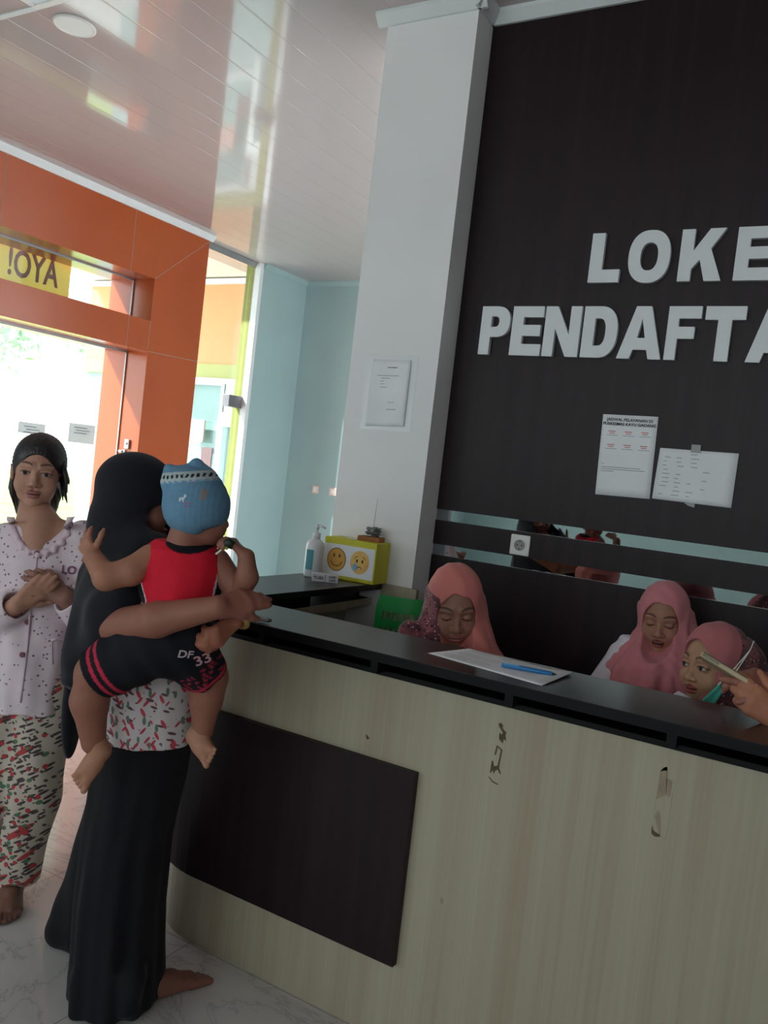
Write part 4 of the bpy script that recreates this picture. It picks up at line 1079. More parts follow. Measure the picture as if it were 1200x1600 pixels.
pr += hand_prims(w2, px(330, 1004, 1.985) - w2, -AWAY * .75 + RIGHT * .5 - UP * .3, -1, .80, (.55, .62, .7, .8), .03, (.4, .6))
parts.append(limbs_part(pr, rgb(160, 98, 78), .0028, .012))
pr = [(px(215, 880, 2.3), px(232, 1090, 2.31), .095, .105), (px(205, 1120, 2.3), px(200, 1300, 2.32), .085, .06), (px(200, 1300, 2.32), px(215, 1500, 2.33), .055, .04), (px(245, 1120, 2.34), px(185, 1330, 2.36), .085, .06), (px(185, 1330, 2.36), px(165, 1520, 2.36), .055, .04), (hc - UP * .14, px(215, 880, 2.3), .052, .08)]
parts.append(limbs_part(pr, SKIN_B, .006, .02))
def floor_pt(x, y):
    d = CF + CR * (x - 600) / F_PX - CU * (y - 800) / F_PX
    return A3(0, 0, CAM_H) + d * (-CAM_H / d[2])
for a, b in (((212, 1566), (285, 1541)), ((140, 1570), (172, 1560))):
    fa = floor_pt(*a); fb = fa + unit(floor_pt(*b) - fa) * .215
    parts.append(limbs_part(foot_prims(fa, fb, .95), rgb(128, 84, 72), .003, .010))
fig_mesh('body', *join(parts)[:2], M['skin'], wr, join(parts)[2])
# skirt
sk = rows_px([(1120, 158, 304, 2.31, .128), (1200, 148, 291, 2.32, .13), (1300, 134, 268, 2.33, .135), (1400, 121, 256, 2.33, .145), (1480, 116, 253, 2.33, .15), (1545, 112, 250, 2.33, .16)])
sk.append((A3(*(sk[-1][0][:2]), .012), sk[-1][1] * 1.02, .165))
fl = floor_pt(84, 1478)
v = vol_for(sk, .005, .07, [fl - .1, fl + .1])
v.loft(sk, .01, lambda t, q: q * (.035 * np.sin(9 * t + 2.0 * q) + .03 * np.sin(14 * t + 1)) + .008 * np.sin(6 * t))
for (x0, y0, x1, y1, r0, r1) in ((172, 1250, 98, 1466, .05, .035), (180, 1280, 112, 1474, .05, .045), (185, 1300, 128, 1474, .05, .055)):
    v.rc(px(x0, y0, 2.40), floor_pt(x1, y1) + UP * (r1 + .004), r0, r1, .07)
v.rc(floor_pt(86, 1470) + UP * .026, floor_pt(122, 1486) + UP * .04, .026, .04, .04)
v.rc(px(128, 1535, 2.24), px(138, 1582, 2.22), .034, .020, .03)
v.rc(px(205, 1530, 2.20), px(196, 1578, 2.19), .034, .022, .03)
v.field(lambda X, Y, Z: .004 * np.sin(70 * (X * RIGHT[0] + Y * RIGHT[1]) + 6 * Z) * np.clip((.9 - Z), 0, 1))
v.half(A3(0, 0, .004), A3(0, 0, -1))
fig_mesh('skirt', *v.mesh(3), M['black_cloth'], wr)
# blouse hem
bl = rows_px([(960, 165, 315, 2.30, .12), (1040, 152, 312, 2.30, .135), (1090, 150, 311, 2.30, .14), (1130, 151, 309, 2.305, .14), (1148, 152, 307, 2.305, .138)])
v = vol_for(bl, .005); v.loft(bl, .01, lambda t, q: .018 * np.sin(7 * t) * q + .012 * np.sin(13 * t + 2) * q)
fig_mesh('blouse', *v.mesh(2), M['floral'], wr)['label'] = 'white blouse printed with red and green leaves'
# khimar: hood and cape down to the elbow, longer behind
ca = rows_px([(812, 166, 270, 2.30, .085), (845, 148, 292, 2.30, .11), (900, 126, 306, 2.30, .125), (960, 118, 312, 2.30, .135), (1015, 113, 306, 2.30, .14), (1048, 112, 290, 2.30, .13)])
v = vol_for(ca, .005, .09, [hc + .18, hc - .2, px(110, 1195, 2.42) - .05])
v.loft(ca, .01, lambda t, q: q * (.03 * np.sin(8 * t + 1) + .02 * np.sin(13 * t)))
W = lambda p: hc + hR @ np.array(p)
v.ell(W((0, -.016, .036)), (.087, .108, .094), hR, .03); v.ell(W((0, -.01, -.04)), (.08, .088, .11), hR, .04)
v.rc(W((0, -.02, -.08)), px(218, 860, 2.3), .085, .13, .05)
v.rc(px(238, 885, 2.20), px(182, 958, 2.11), .072, .058, .06); v.rc(px(182, 958, 2.11), px(128, 1035, 2.17), .058, .030, .06); v.rc(px(160, 940, 2.2), px(118, 1060, 2.22), .06, .03, .06)
v.rc(px(172, 975, 2.16), px(135, 1030, 2.18), .05, .025, .03)
v.ell(px(117, 1085, 2.40), (.022, .06, .185), frame(AWAY, UP + RIGHT * .0), .03)
v.ell(W((0, .14, -.018)), (.054, .125, .082), hR, .008, '-'); v.ell(W((.075, .090, -.040)), (.055, .062, .066), hR, .010, '-')
v.rc(px(214, 985, 2.04), px(280, 975, 1.94), .046, .07, .010, '-')
v.field(lambda X, Y, Z: .003 * np.sin(60 * (X * RIGHT[0] + Y * RIGHT[1]) + 14 * Z) * np.clip((1.35 - Z) * 4, 0, 1))
fig_mesh('veil', *v.mesh(3), M['khimar'], wr)
# gold watch on the far wrist
wd = unit(px(322, 1014, 1.985) - w2); ref = unit(np.cross(wd, UP)); r2 = np.cross(wd, ref)
wb = MB(); c0 = w2 - wd * .006 - np.array(wr.location)
wb.tube([c0 + .034 * (math.cos(t) * ref + math.sin(t) * r2) for t in [2 * math.pi * i / 24 for i in range(25)]], .0075, 8, cap=False)
M['gold'] = plain('gold', rgb(196, 164, 96), 0.35, metal=0.5)
wo_ = wb.build('wristwatch', M['gold'], wr, smooth=True)
out_ = unit(-AWAY - wd * ((-AWAY) @ wd)); wm = MB()
ct = c0 + out_ * .036; wm.tube([ct, ct + out_ * .009], .017, 20); wm.build('dial', plain('pale_dial', rgb(214, 196, 140), 0.3), wo_)

# ------------------------------------------------------------------ the child on her hip
cr_ = empty('person', tuple(px(265, 1010, 2.06)), 'small child in blue knitted hat and red tank top, carried by the veiled woman', 'person', 'people at the counter')
ch, cR = px(308, 800, 2.055), frame(RIGHT * .80 + AWAY * .58 - UP * .05)
parts = [head_part(ch, cR, .80, SKIN_B, LIP, h=.003, child=True)]
pr = [(px(300, 850, 2.06), px(288, 885, 2.06), .036, .06), (px(262, 882, 2.055), px(318, 892, 2.06), .055, .055), (px(288, 890, 2.06), px(266, 990, 2.07), .080, .085),
      (px(228, 1012, 2.07), px(150, 1052, 2.085), .062, .048), (px(150, 1052, 2.085), px(140, 1095, 2.09), .047, .044), (px(140, 1095, 2.09), px(146, 1160, 2.10), .044, .030),
      (px(285, 1008, 2.07), px(326, 1058, 2.14), .062, .047), (px(326, 1058, 2.14), px(322, 1090, 2.145), .044, .040), (px(322, 1090, 2.145), px(317, 1142, 2.15), .040, .027)]
parts.append(limbs_part(pr, SKIN_B, .004, .02))
def dangling_foot(heel, toe, w, skin):
    d = unit(toe - heel); n = unit(np.cross(d, AWAY)); L = np.linalg.norm(toe - heel)
    o = [(heel, heel + d * L * .45, .0235, .021), (heel + d * L * .35 + n * .007 * w, heel + d * L * .74 + n * .012 * w, .020, .0135), (heel + d * L * .35 - n * .006 * w, heel + d * L * .70 - n * .013 * w, .020, .012)]
    for q, l, r in ((.0185, 1.0, .0085), (.0065, .97, .0060), (-.0030, .94, .0056), (-.0120, .90, .0053), (-.0200, .85, .0052)):
        o.append((heel + d * L * .72 + n * q * .9 * w, heel + d * L * (l - .03) + n * q * 1.1 * w, r, r * .95, .0015))
    return o
pr = [(px(146, 1155, 2.10), px(156, 1172, 2.10), .030, .026)] + dangling_foot(px(158, 1174, 2.10), px(119, 1230, 2.085), 1, 0)
parts.append(limbs_part(pr, rgb(172, 122, 98), .0022, .010, 1))
pr = [(px(317, 1138, 2.15), px(308, 1152, 2.15), .027, .023)] + dangling_foot(px(305, 1150, 2.15), px(332, 1188, 2.11), -1, 0)
parts.append(limbs_part(pr, rgb(172, 122, 98), .0022, .010, 1))
s1, el, wl = px(236, 872, 2.03), px(166, 902, 1.985), px(146, 872, 2.04)
pr = [(s1, px(205, 893, 2.0), .034, .033), (px(205, 893, 2.0), el, .033, .031), (el, wl, .031, .023)]
pr += hand_prims(wl, px(129, 842, 2.075) - wl, -AWAY * .85 - RIGHT * .3, 1, .58, (.20, .2, .22, .25), .32, (1.0, .3))
parts.append(limbs_part(pr, rgb(164, 112, 90), .0025, .010))  # lighter skin than the body: light on this arm painted into its colour
s2, e2, w3 = px(340, 878, 2.06), px(371, 934, 2.035), px(385, 870, 2.00)
pr = [(s2, px(358, 905, 2.045), .032, .029), (px(358, 905, 2.045), e2, .029, .025), (e2, px(386, 902, 2.01), .026, .026), (px(386, 902, 2.01), w3, .026, .020)]
pr += hand_prims(w3, px(362, 846, 2.0) - w3, RIGHT * .55 + UP * .8 - AWAY * .15, 1, .56, (.55, .6, .65, .7), .05, (.5, .8))
parts.append(limbs_part(pr, rgb(140, 92, 76), .0025, .010))
J = join(parts); fig_mesh('body', J[0], J[1], M['skin'], cr_, J[2])
# tank top
tt = rows_px([(846, 244, 332, 2.055, .050), (858, 229, 346, 2.055, .072), (885, 221, 350, 2.055, .088), (915, 217, 347, 2.06, .094), (930, 220, 340, 2.06, .096), (942, 226, 326, 2.06, .096)])
v = vol_for(tt, .003, .05); v.loft(tt, .02, lambda t, q: .025 * np.sin(5 * t + 3 * q) * q + .012 * np.sin(11 * t + 5) * q)
v.ell(px(296, 836, 2.02), (.045, .10, .022), frame(AWAY), .012, '-')
v.rc(px(216, 838, 2.06), px(214, 880, 2.06), .016, .010, .01, '-'); v.rc(px(360, 850, 2.06), px(362, 885, 2.06), .02, .016, .01, '-')
v.half(px(275, 941, 2.06), -UP + RIGHT * .12)
P, F = v.mesh(2)
q = P - px(283, 890, 2.055); u = q @ RIGHT; zz = q @ UP
C = flat(len(P), rgb(208, 30, 52))
xl, xr = -.090 - .02 * np.clip(zz / -.08, -1, 1) * 0, .099
lb_ = u + .0 * zz < -.083 + np.clip(-(zz + .02), -.05, .05) * .45
C[lb_] = lin(rgb(26, 24, 28)); pl = np.abs(u - (-.083 + np.clip(-(zz + .02), -.05, .05) * .45)) < .0018; C[pl] = lin(rgb(206, 200, 204))
rb_ = u > .096 + zz * .10; C[rb_] = lin(rgb(26, 24, 28)); C[np.abs(u - (.096 + zz * .10)) < .0018] = lin(rgb(206, 200, 204))
nk = near_ell(np.c_[u, zz, np.zeros(len(P))], ((296 - 283) * 2.05 / F_PX, (890 - 838) * 2.05 / F_PX, 0), (.060, .033, 1)) < 1; C[nk] = lin(rgb(26, 24, 28))
fig_mesh('tank_top', P, F, M['tank'], cr_, C)['label'] = 'red tank top with black edging'
# shorts
L0, L1, R0, R1 = px(240, 1005, 2.065), px(160, 1049, 2.085), px(280, 1002, 2.065), px(316, 1048, 2.12)
v = Vol(px(100, 1100, 2.3) - .12, px(360, 940, 2.0) + .12, .004)
v = Vol(np.minimum.reduce([L0, L1, R0, R1]) - .16, np.maximum.reduce([L0, L1, R0, R1]) + .16, .004)
v.ell(px(260, 985, 2.065), (.105, .092, .075), frame(AWAY), .0); v.rc(L0, L1, .085, .070, .03); v.rc(R0, R1, .078, .060, .03)
v.half(L1 + unit(L1 - L0) * .012, unit(L1 - L0)); v.half(R1 + unit(R1 - R0) * .022, unit(R1 - R0))
v.field(lambda X, Y, Z: .002 * np.sin(90 * (X * RIGHT[0] + Y * RIGHT[1]) + 50 * Z))
P, F = v.mesh(2); C = flat(len(P), rgb(26, 26, 32))
s_ = (P - L1) @ unit(L1 - L0); onl = (P @ RIGHT) < (L0 @ RIGHT) - .01
for c in (-.012, -.036): C[onl & (np.abs(s_ - c) < .005)] = lin(rgb(190, 44, 72))
s_ = (P - R1) @ unit(R1 - R0); onr = ((P @ RIGHT) > (R0 @ RIGHT) + .006)
rn = np.sin(P @ RIGHT * 260 + np.sin(P[:, 2] * 190) * 2) * np.sin(P[:, 2] * 240 + P @ RIGHT * 90)
C[onr & (s_ > -.045) & (rn > .35)] = lin(rgb(150, 40, 62)); C[onr & (np.abs(s_ - .010) < .004)] = lin(rgb(170, 44, 66))
sh = fig_mesh('shorts', P, F, M['shorts'], cr_, C); sh['label'] = 'black shorts with red stripes and printed letters'
from mathutils.bvhtree import BVHTree
def decal(obj, loops_or_text, origin, ex, ey, mat, parent, name, off=.0012, text=None, size=.03, shape=None):
    """thin print that follows the surface it lies on, thrown along the view's depth axis"""
    me = obj.data; bvh = BVHTree.FromPolygons([tuple(p.co) for p in me.vertices], [tuple(p.vertices) for p in me.polygons])
    v, f = text2d(text, size, 0.0, 'CENTER', size * .02) if text else shape2d(shape, 0.0)
    bm = bmesh.new(); vs_ = [bm.verts.new((p[0], p[1], 0)) for p in v]
    for q in f:
        try: bm.faces.new([vs_[i] for i in q])
        except ValueError: pass
    bmesh.ops.triangulate(bm, faces=bm.faces)
    bmesh.ops.subdivide_edges(bm, edges=bm.edges, cuts=2, use_grid_fill=True)
    loc = np.array(root_of(obj).location); out = []
    for p in bm.verts:
        w = np.asarray(origin) + np.asarray(ex) * p.co.x + np.asarray(ey) * p.co.y - loc
        st = w - AWAY * .25
        hit = bvh.ray_cast(Vector(st), Vector(AWAY), .6)
        out.append(tuple(np.array(hit[0]) - AWAY * off) if hit[0] is not None else tuple(w))
    bm.verts.index_update()
    m = MB().add(out, [tuple(x.index for x in fc.verts) for fc in bm.faces]); bm.free()
    return m.build(name, mat, parent)
def root_of(o):
    while o.parent is not None: o = o.parent
    return o
DR, DU = RIGHT, UP
ex = unit(RIGHT - UP * .12); ey = unit(UP + RIGHT * .2)
decal(sh, None, px(291, 1022, 2.0), ex, ey, plain('print_white', rgb(196, 184, 190), 0.7), sh, 'lettering', text='DF', size=.026)
decal(sh, None, px(312, 1036, 2.0), unit(RIGHT + UP * .35), unit(UP - RIGHT * .3), plain('print_pink', rgb(216, 160, 170), 0.7), sh, 'lettering', text='33', size=.036)
# knitted hat
bR = cR
v = Vol(px(230, 850, 2.06) - .14, px(380, 700, 2.06) + .14, .003)
v.ell(px(307, 790, 2.055), (.0815, .088, .080), frame(AWAY), .0)
v.ell(px(297, 752, 2.055), (.066, .064, .040), frame(AWAY), .03)
v.rc(px(264, 733, 2.04), px(284, 742, 2.04), .010, .014, .010); v.rc(px(284, 742, 2.04), px(307, 725, 2.045), .013, .012, .010); v.rc(px(307, 725, 2.045), px(326, 741, 2.05), .012, .016, .012); v.rc(px(264, 733, 2.04), px(266, 752, 2.04), .010, .022, .012)
v.half(px(300, 833, 2.055), unit(-UP + RIGHT * .02))
v.ell(px(346, 842, 2.02), (.05, .12, .026), frame(AWAY), .012, '-')
v.field(lambda X, Y, Z:   .0004 * np.sin(520 * (X * RIGHT[0] + Y * RIGHT[1])))
P, F = v.mesh(2)
q = P - px(292, 741, 2.0); u, zz = q @ RIGHT, q @ UP
C = flat(len(P), rgb(104, 142, 170))
t = zz - u * .18 + .012 * (u / .06) ** 2 * 0
band = np.abs(t + .004) < .011; C[band] = lin(rgb(176, 186, 186))
C[band & (np.abs(t + .004) < .0045) & (np.sin(u * 520) > -.1)] = lin(rgb(36, 44, 58))
C[(t < -.0165) & (t > -.0185)] = lin(rgb(150, 176, 200))
hat = fig_mesh('knitted_hat', P, F, M['knit'], cr_, C); hat['label'] = 'blue knitted hat with a patterned band and small animals'
DEER = [(0, 0), (2, 0), (2, 3), (5, 3), (5, 0), (7, 0), (7, 4), (9, 8), (11, 9), (10, 10), (9, 10), (10, 13), (8, 11), (7, 13), (6, 10), (6, 7), (2, 7), (0, 5), (-1, 6), (-1, 3)]
BEAR = [(0, 0), (3, 1), (6, 0), (9, 2), (7, 4), (8, 8), (11, 10), (9, 12), (8, 15), (6, 17), (3, 18), (2, 16), (0, 15), (1, 12), (-2, 9), (1, 7), (1, 4), (-1, 2)]
sc = .0015
decal(hat, None, px(285, 783, 2.0), RIGHT * sc, UP * sc, plain('knit_white', rgb(196, 206, 214), 0.9), hat, 'deer_motif', shape=[DEER])
decal(hat, None, px(316, 780, 2.0), RIGHT * sc, UP * sc, plain('knit_brown', rgb(140, 128, 120), 0.9), hat, 'bear_motif', shape=[BEAR])
pk = plain('knit_pink', rgb(168, 84, 130), 0.9)
for x, y, w in ((297, 785, 12), (297, 790, 10), (303, 754, 6)):
    decal(hat, None, px(x, y, 2.0), RIGHT * .0015, UP * .0012, pk, hat, 'pink_stitching', shape=[[(-w / 2, 0), (-w / 4, 1.5), (0, 0), (w / 4, 1.5), (w / 2, 0), (w / 2, -1.5), (w / 4, 0), (0, -1.5), (-w / 4, 0), (-w / 2, -1.5)]])
# stick with a dark top held in the child's right hand
st = empty('held_stick', tuple(px(362, 849, 2.0)), 'thin white stick with a dark green top held in the child\'s hand', 'stick')
L_ = np.array(st.location)
MB().tube([px(337, 866, 1.99) - L_, px(358, 850, 2.0) - L_], .0022, 8).build('stick', M['offwhite'], st)
MB().tube([px(351, 850, 1.985) - L_, px(357, 848, 1.985) - L_, px(365, 853, 1.985) - L_], [.009, .013, .010], 10).build('top', plain('dark_green_wrap', rgb(20, 34, 22), 0.5), st, smooth=True)
MB().tube([px(352, 855, 1.975) - L_, px(356, 858, 1.975) - L_], .004, 8).build('bit', plain('yellow_green_wrap', rgb(120, 140, 50), 0.5), st)

# ------------------------------------------------------------------ woman in dotted pyjamas, facing the camera
pw = empty('person', tuple(A3(-2.30, 1.80, 0)), 'woman in pale dotted pyjama shirt and batik trousers, facing the camera with joined hands', 'person', 'people at the counter')
D0 = 2.72
hc, hR = px(60, 738, D0 + .07), frame(facing(17, -3), UP + RIGHT * .03)
parts = [head_part(hc, hR, 1.0, SKIN_C, rgb(160, 100, 98), eye=.72)]
wa, ea = px(27, 945, 2.60), px(-32, 985, 2.72)
wb_, eb = px(103, 935, 2.62), px(140, 975, 2.70)
pr = [(ea, wa, .040, .027), (px(-22, 850, 2.76), ea, .045, .042)]
pr += hand_prims(wa, px(76, 906, 2.57) - wa, -AWAY * .75 - UP * .55, 1, .95, (.08, .08, .1, .12), .02, (.75, .4))
parts.append(limbs_part(pr, rgb(176, 128, 108), .0028, .012))
pr = [(eb, wb_, .040, .027), (px(132, 842, 2.76), eb, .045, .042)]
pr += hand_prims(wb_, px(62, 893, 2.60) - wb_, -AWAY * .5 + RIGHT * .6 + UP * .2, -1, .95, (.28, .34, .42, .5), .16, (.6, .6))
parts.append(limbs_part(pr, rgb(150, 106, 94), .0028, .012))
pr = [(hc - UP * .13, px(57, 850, D0 + .03), .052, .06), (px(20, 846, D0 + .06), px(98, 840, D0 + .06), .058, .058), (px(56, 880, D0 + .06), px(50, 1080, D0 + .06), .085, .09), (px(60, 815, D0 + .04), px(60, 860, D0 + .0), .06, .05),
      (px(72, 1100, D0 + .05), px(50, 1240, D0 + .03), .065, .055), (px(50, 1240, D0 + .03), px(22, 1385, D0 + .02), .05, .034), (px(25, 1090, D0 + .05), px(-22, 1240, D0 + .05), .065, .055), (px(-22, 1240, D0 + .05), px(-55, 1390, D0 + .05), .05, .034)]
parts.append(limbs_part(pr, SKIN_C, .005, .03))
for a, b in (((17, 1390), (16, 1424)), ((-58, 1390), (-66, 1420))):
    fa = floor_pt(*a) ; fb = fa + unit(floor_pt(*b) - fa) * .22
    parts.append(limbs_part(foot_prims(fa, fb, .95), rgb(120, 82, 70), .003, .010))
J = join(parts); fig_mesh('body', J[0], J[1], M['skin'], pw, J[2])
# shirt with scooped neck, sleeves
sh_ = rows_px([(822, 8, 112, D0 + .05, .07), (838, -22, 142, D0 + .05, .085), (870, -26, 143, D0 + .05, .11), (920, -16, 132, D0 + .05, .13), (990, -10, 120, D0 + .05, .135), (1050, -8, 116, D0 + .05, .14), (1100, -6, 113, D0 + .05, .145)])
v = vol_for(sh_, .005, .09, [ea - .08, eb + .08])
v.loft(sh_, .02, lambda t, q: q * (.02 * np.sin(7 * t + 1) + .02 * np.sin(11 * t + 4 * q)))
for (a, b, c) in ((px(-18, 848, 2.77), ea, px(18, 950, 2.63)), (px(130, 842, 2.77), eb, px(112, 940, 2.65))):
    v.rc(a, b, .062, .060, .03); v.rc(b, c, .060, .055, .02)
v.ell(px(64, 800, 2.60), (.082, .15, .128), frame(AWAY), .008, '-'); v.ell(px(63, 828, 2.58), (.066, .13, .060), frame(AWAY), .012, '-')
v.rc(px(22, 947, 2.62), px(40, 935, 2.58), .038, .05, .004, '-')
v.rc(px(106, 937, 2.63), px(92, 928, 2.60), .038, .045, .004, '-')
v.half(px(54, 1101, D0 + .05), unit(-UP - RIGHT * .02))
v.field(lambda X, Y, Z: .0025 * np.sin(55 * (X * RIGHT[0] + Y * RIGHT[1]) + 25 * Z) * np.clip((1.15 - Z) * 4, 0, 1))
shirt = fig_mesh('pyjama_shirt', *v.mesh(2), M['pyjama'], pw); shirt['label'] = 'pale pyjama shirt with small dark dots'
bvh = BVHTree.FromPolygons([tuple(p.co) for p in shirt.data.vertices], [tuple(p.vertices) for p in shirt.data.polygons])
LP = np.array(pw.location)
def on_shirt(x, y, off=.002):
    w = px(x, y, 2.3) - LP; d = unit(w + LP - A3(0, 0, CAM_H)); h_ = bvh.ray_cast(Vector(w), Vector(d), 1.0)
    return (np.array(h_[0]) - d * off) if h_[0] is not None else px(x, y, 2.66) - LP
ru = MB()
col_pts = np.array([(21, 808), (25, 828), (33, 845), (46, 857), (63, 861), (80, 856), (94, 842), (102, 824), (106, 808)], float)
NC = 56
for i in range(NC + 1):
    t = i / NC * (len(col_pts) - 1); k = min(int(t), len(col_pts) - 2); a = col_pts[k] * (1 - (t - k)) + col_pts[k + 1] * (t - k)
    o_ = (a - (63, 812)) / np.linalg.norm(a - (63, 812)); wv = math.sin(i * 1.25)
    for d_, off in ((-1.5, .003), (4, .008 + .002 * wv), (10 + 1.6 * wv, .004 + .004 * wv)): ru.v.append(tuple(on_shirt(*(a + o_ * d_), off)))
ru.f = [(3 * i + j, 3 * i + j + 1, 3 * i + j + 4, 3 * i + j + 3) for i in range(NC) for j in (0, 1)]
ro = ru.build('ruffled_collar', plain('collar_pink', rgb(216, 190, 200), 0.85), shirt, smooth=True); ro.modifiers.new('thickness', 'SOLIDIFY').thickness = .003
pkt = MB(); pts = [(80, 1000), (108, 1000), (107, 1040), (82, 1038)]
for i in range(4): pkt.tube([on_shirt(*pts[i]), on_shirt(*pts[(i + 1) % 4])], .0022, 6)
pkt.tube([on_shirt(80, 1001), on_shirt(88, 998), on_shirt(98, 1001), on_shirt(108, 998)], .005, 8)
pkt.build('pocket', plain('pocket_pink', rgb(212, 192, 200), 0.85), shirt, smooth=True)
MB().tube([on_shirt(59, 862), on_shirt(53, 920), on_shirt(47, 960), on_shirt(44, 1000), on_shirt(38, 1050), on_shirt(32, 1098)], .0035, 6).build('placket', plain('placket_pink', rgb(196, 172, 184), 0.85), shirt, smooth=True)
for x, y in ((58, 864), (43, 972), (35, 1023)):
    p = on_shirt(x, y, .004); MB().tube([p, p - AWAY * .004], .0085, 14).build('button', plain('button_red', rgb(110, 56, 70), 0.4), shirt, bevel=.001)
v_, f_ = text2d('LO', .036, .001, 'LEFT', .001)
o_ = on_shirt(96, 890, .004)
MB().add(to_frame(v_, o_, unit(RIGHT + UP * .02), UP, -AWAY), f_).build('lettering', plain('print_maroon', rgb(120, 70, 92), 0.8), shirt)
v_, f_ = text2d('••', .03, .001, 'LEFT', .002)
# trousers
v = Vol(px(-90, 1400, 2.75) - .1, px(130, 1010, 2.75) + .14, .005)
v.ell(px(50, 1070, D0 + .05), (.155, .115, .10), frame(AWAY), 0); v.rc(px(72, 1080, D0 + .05), px(52, 1240, D0 + .04), .102, .084, .03); v.rc(px(52, 1240, D0 + .04), px(28, 1368, D0 + .03), .084, .066, .02)
v.rc(px(24, 1080, D0 + .06), px(-24, 1240, D0 + .06), .10, .084, .03); v.rc(px(-24, 1240, D0 + .06), px(-52, 1372, D0 + .06), .084, .068, .02)
v.half(px(28, 1372, D0 + .03), -UP)
v.field(lambda X, Y, Z: .003 * np.sin(60 * (X * RIGHT[0] + Y * RIGHT[1]) + 18 * Z))
fig_mesh('trousers', *v.mesh(2), M['batik'], pw)['label'] = 'batik trousers in red, green and black on cream'
# hair drawn back, loose strands
v = Vol((-.14, -.16, -.22), (.14, .14, .15), .003)
v.ell((0, -.016, .042), (.083, .100, .089), k=0); v.ell((0, -.02, .02), (.0835, .085, .085), k=.01); v.ell((0, -.05, -.06), (.078, .055, .10), k=.02); v.ell((0, -.06, -.13), (.062, .035, .06), k=.03)
v.ell((0, .125, -.026), (.070, .118, .098), k=.006, op='-'); v.ell((0, .11, -.12), (.10, .12, .09), k=.006, op='-')
v.field(lambda X, Y, Z: .0011 * np.sin(260 * np.arctan2(X, .13 - Z) * .35 + 40 * Y) * (Z > -.12))
P, F, _ = placed(v, hc, hR, 1.0)
hair = fig_mesh('hair', P, F, M['hair'], pw)
for sgn, rows_ in ((0, ((26, 718, 19, 750, 20, 784, 0), (27, 730, 22, 765, 27, 790, .01), (23, 735, 16, 762, 18, 778, .02), (22, 725, 18, 770, 24, 795, .03))), (1, ((97, 722, 103, 748, 105, 770, 0), (99, 732, 106, 752, 108, 757, .01), (98, 745, 101, 770, 105, 786, .02), (97, 740, 98, 760, 98, 782, .03)))):
    stn = MB()
    for x0, y0, x1, y1, x2, y2, dd in rows_:
        stn.tube([px(x0, y0, D0 + .07 + dd) - LP, px(x1, y1, D0 + .06 + dd) - LP, px(x2, y2, D0 + .05 + dd) - LP], [.011, .007, .0015], 8)
    stn.build('loose_hair', M['hair'], hair, smooth=True)
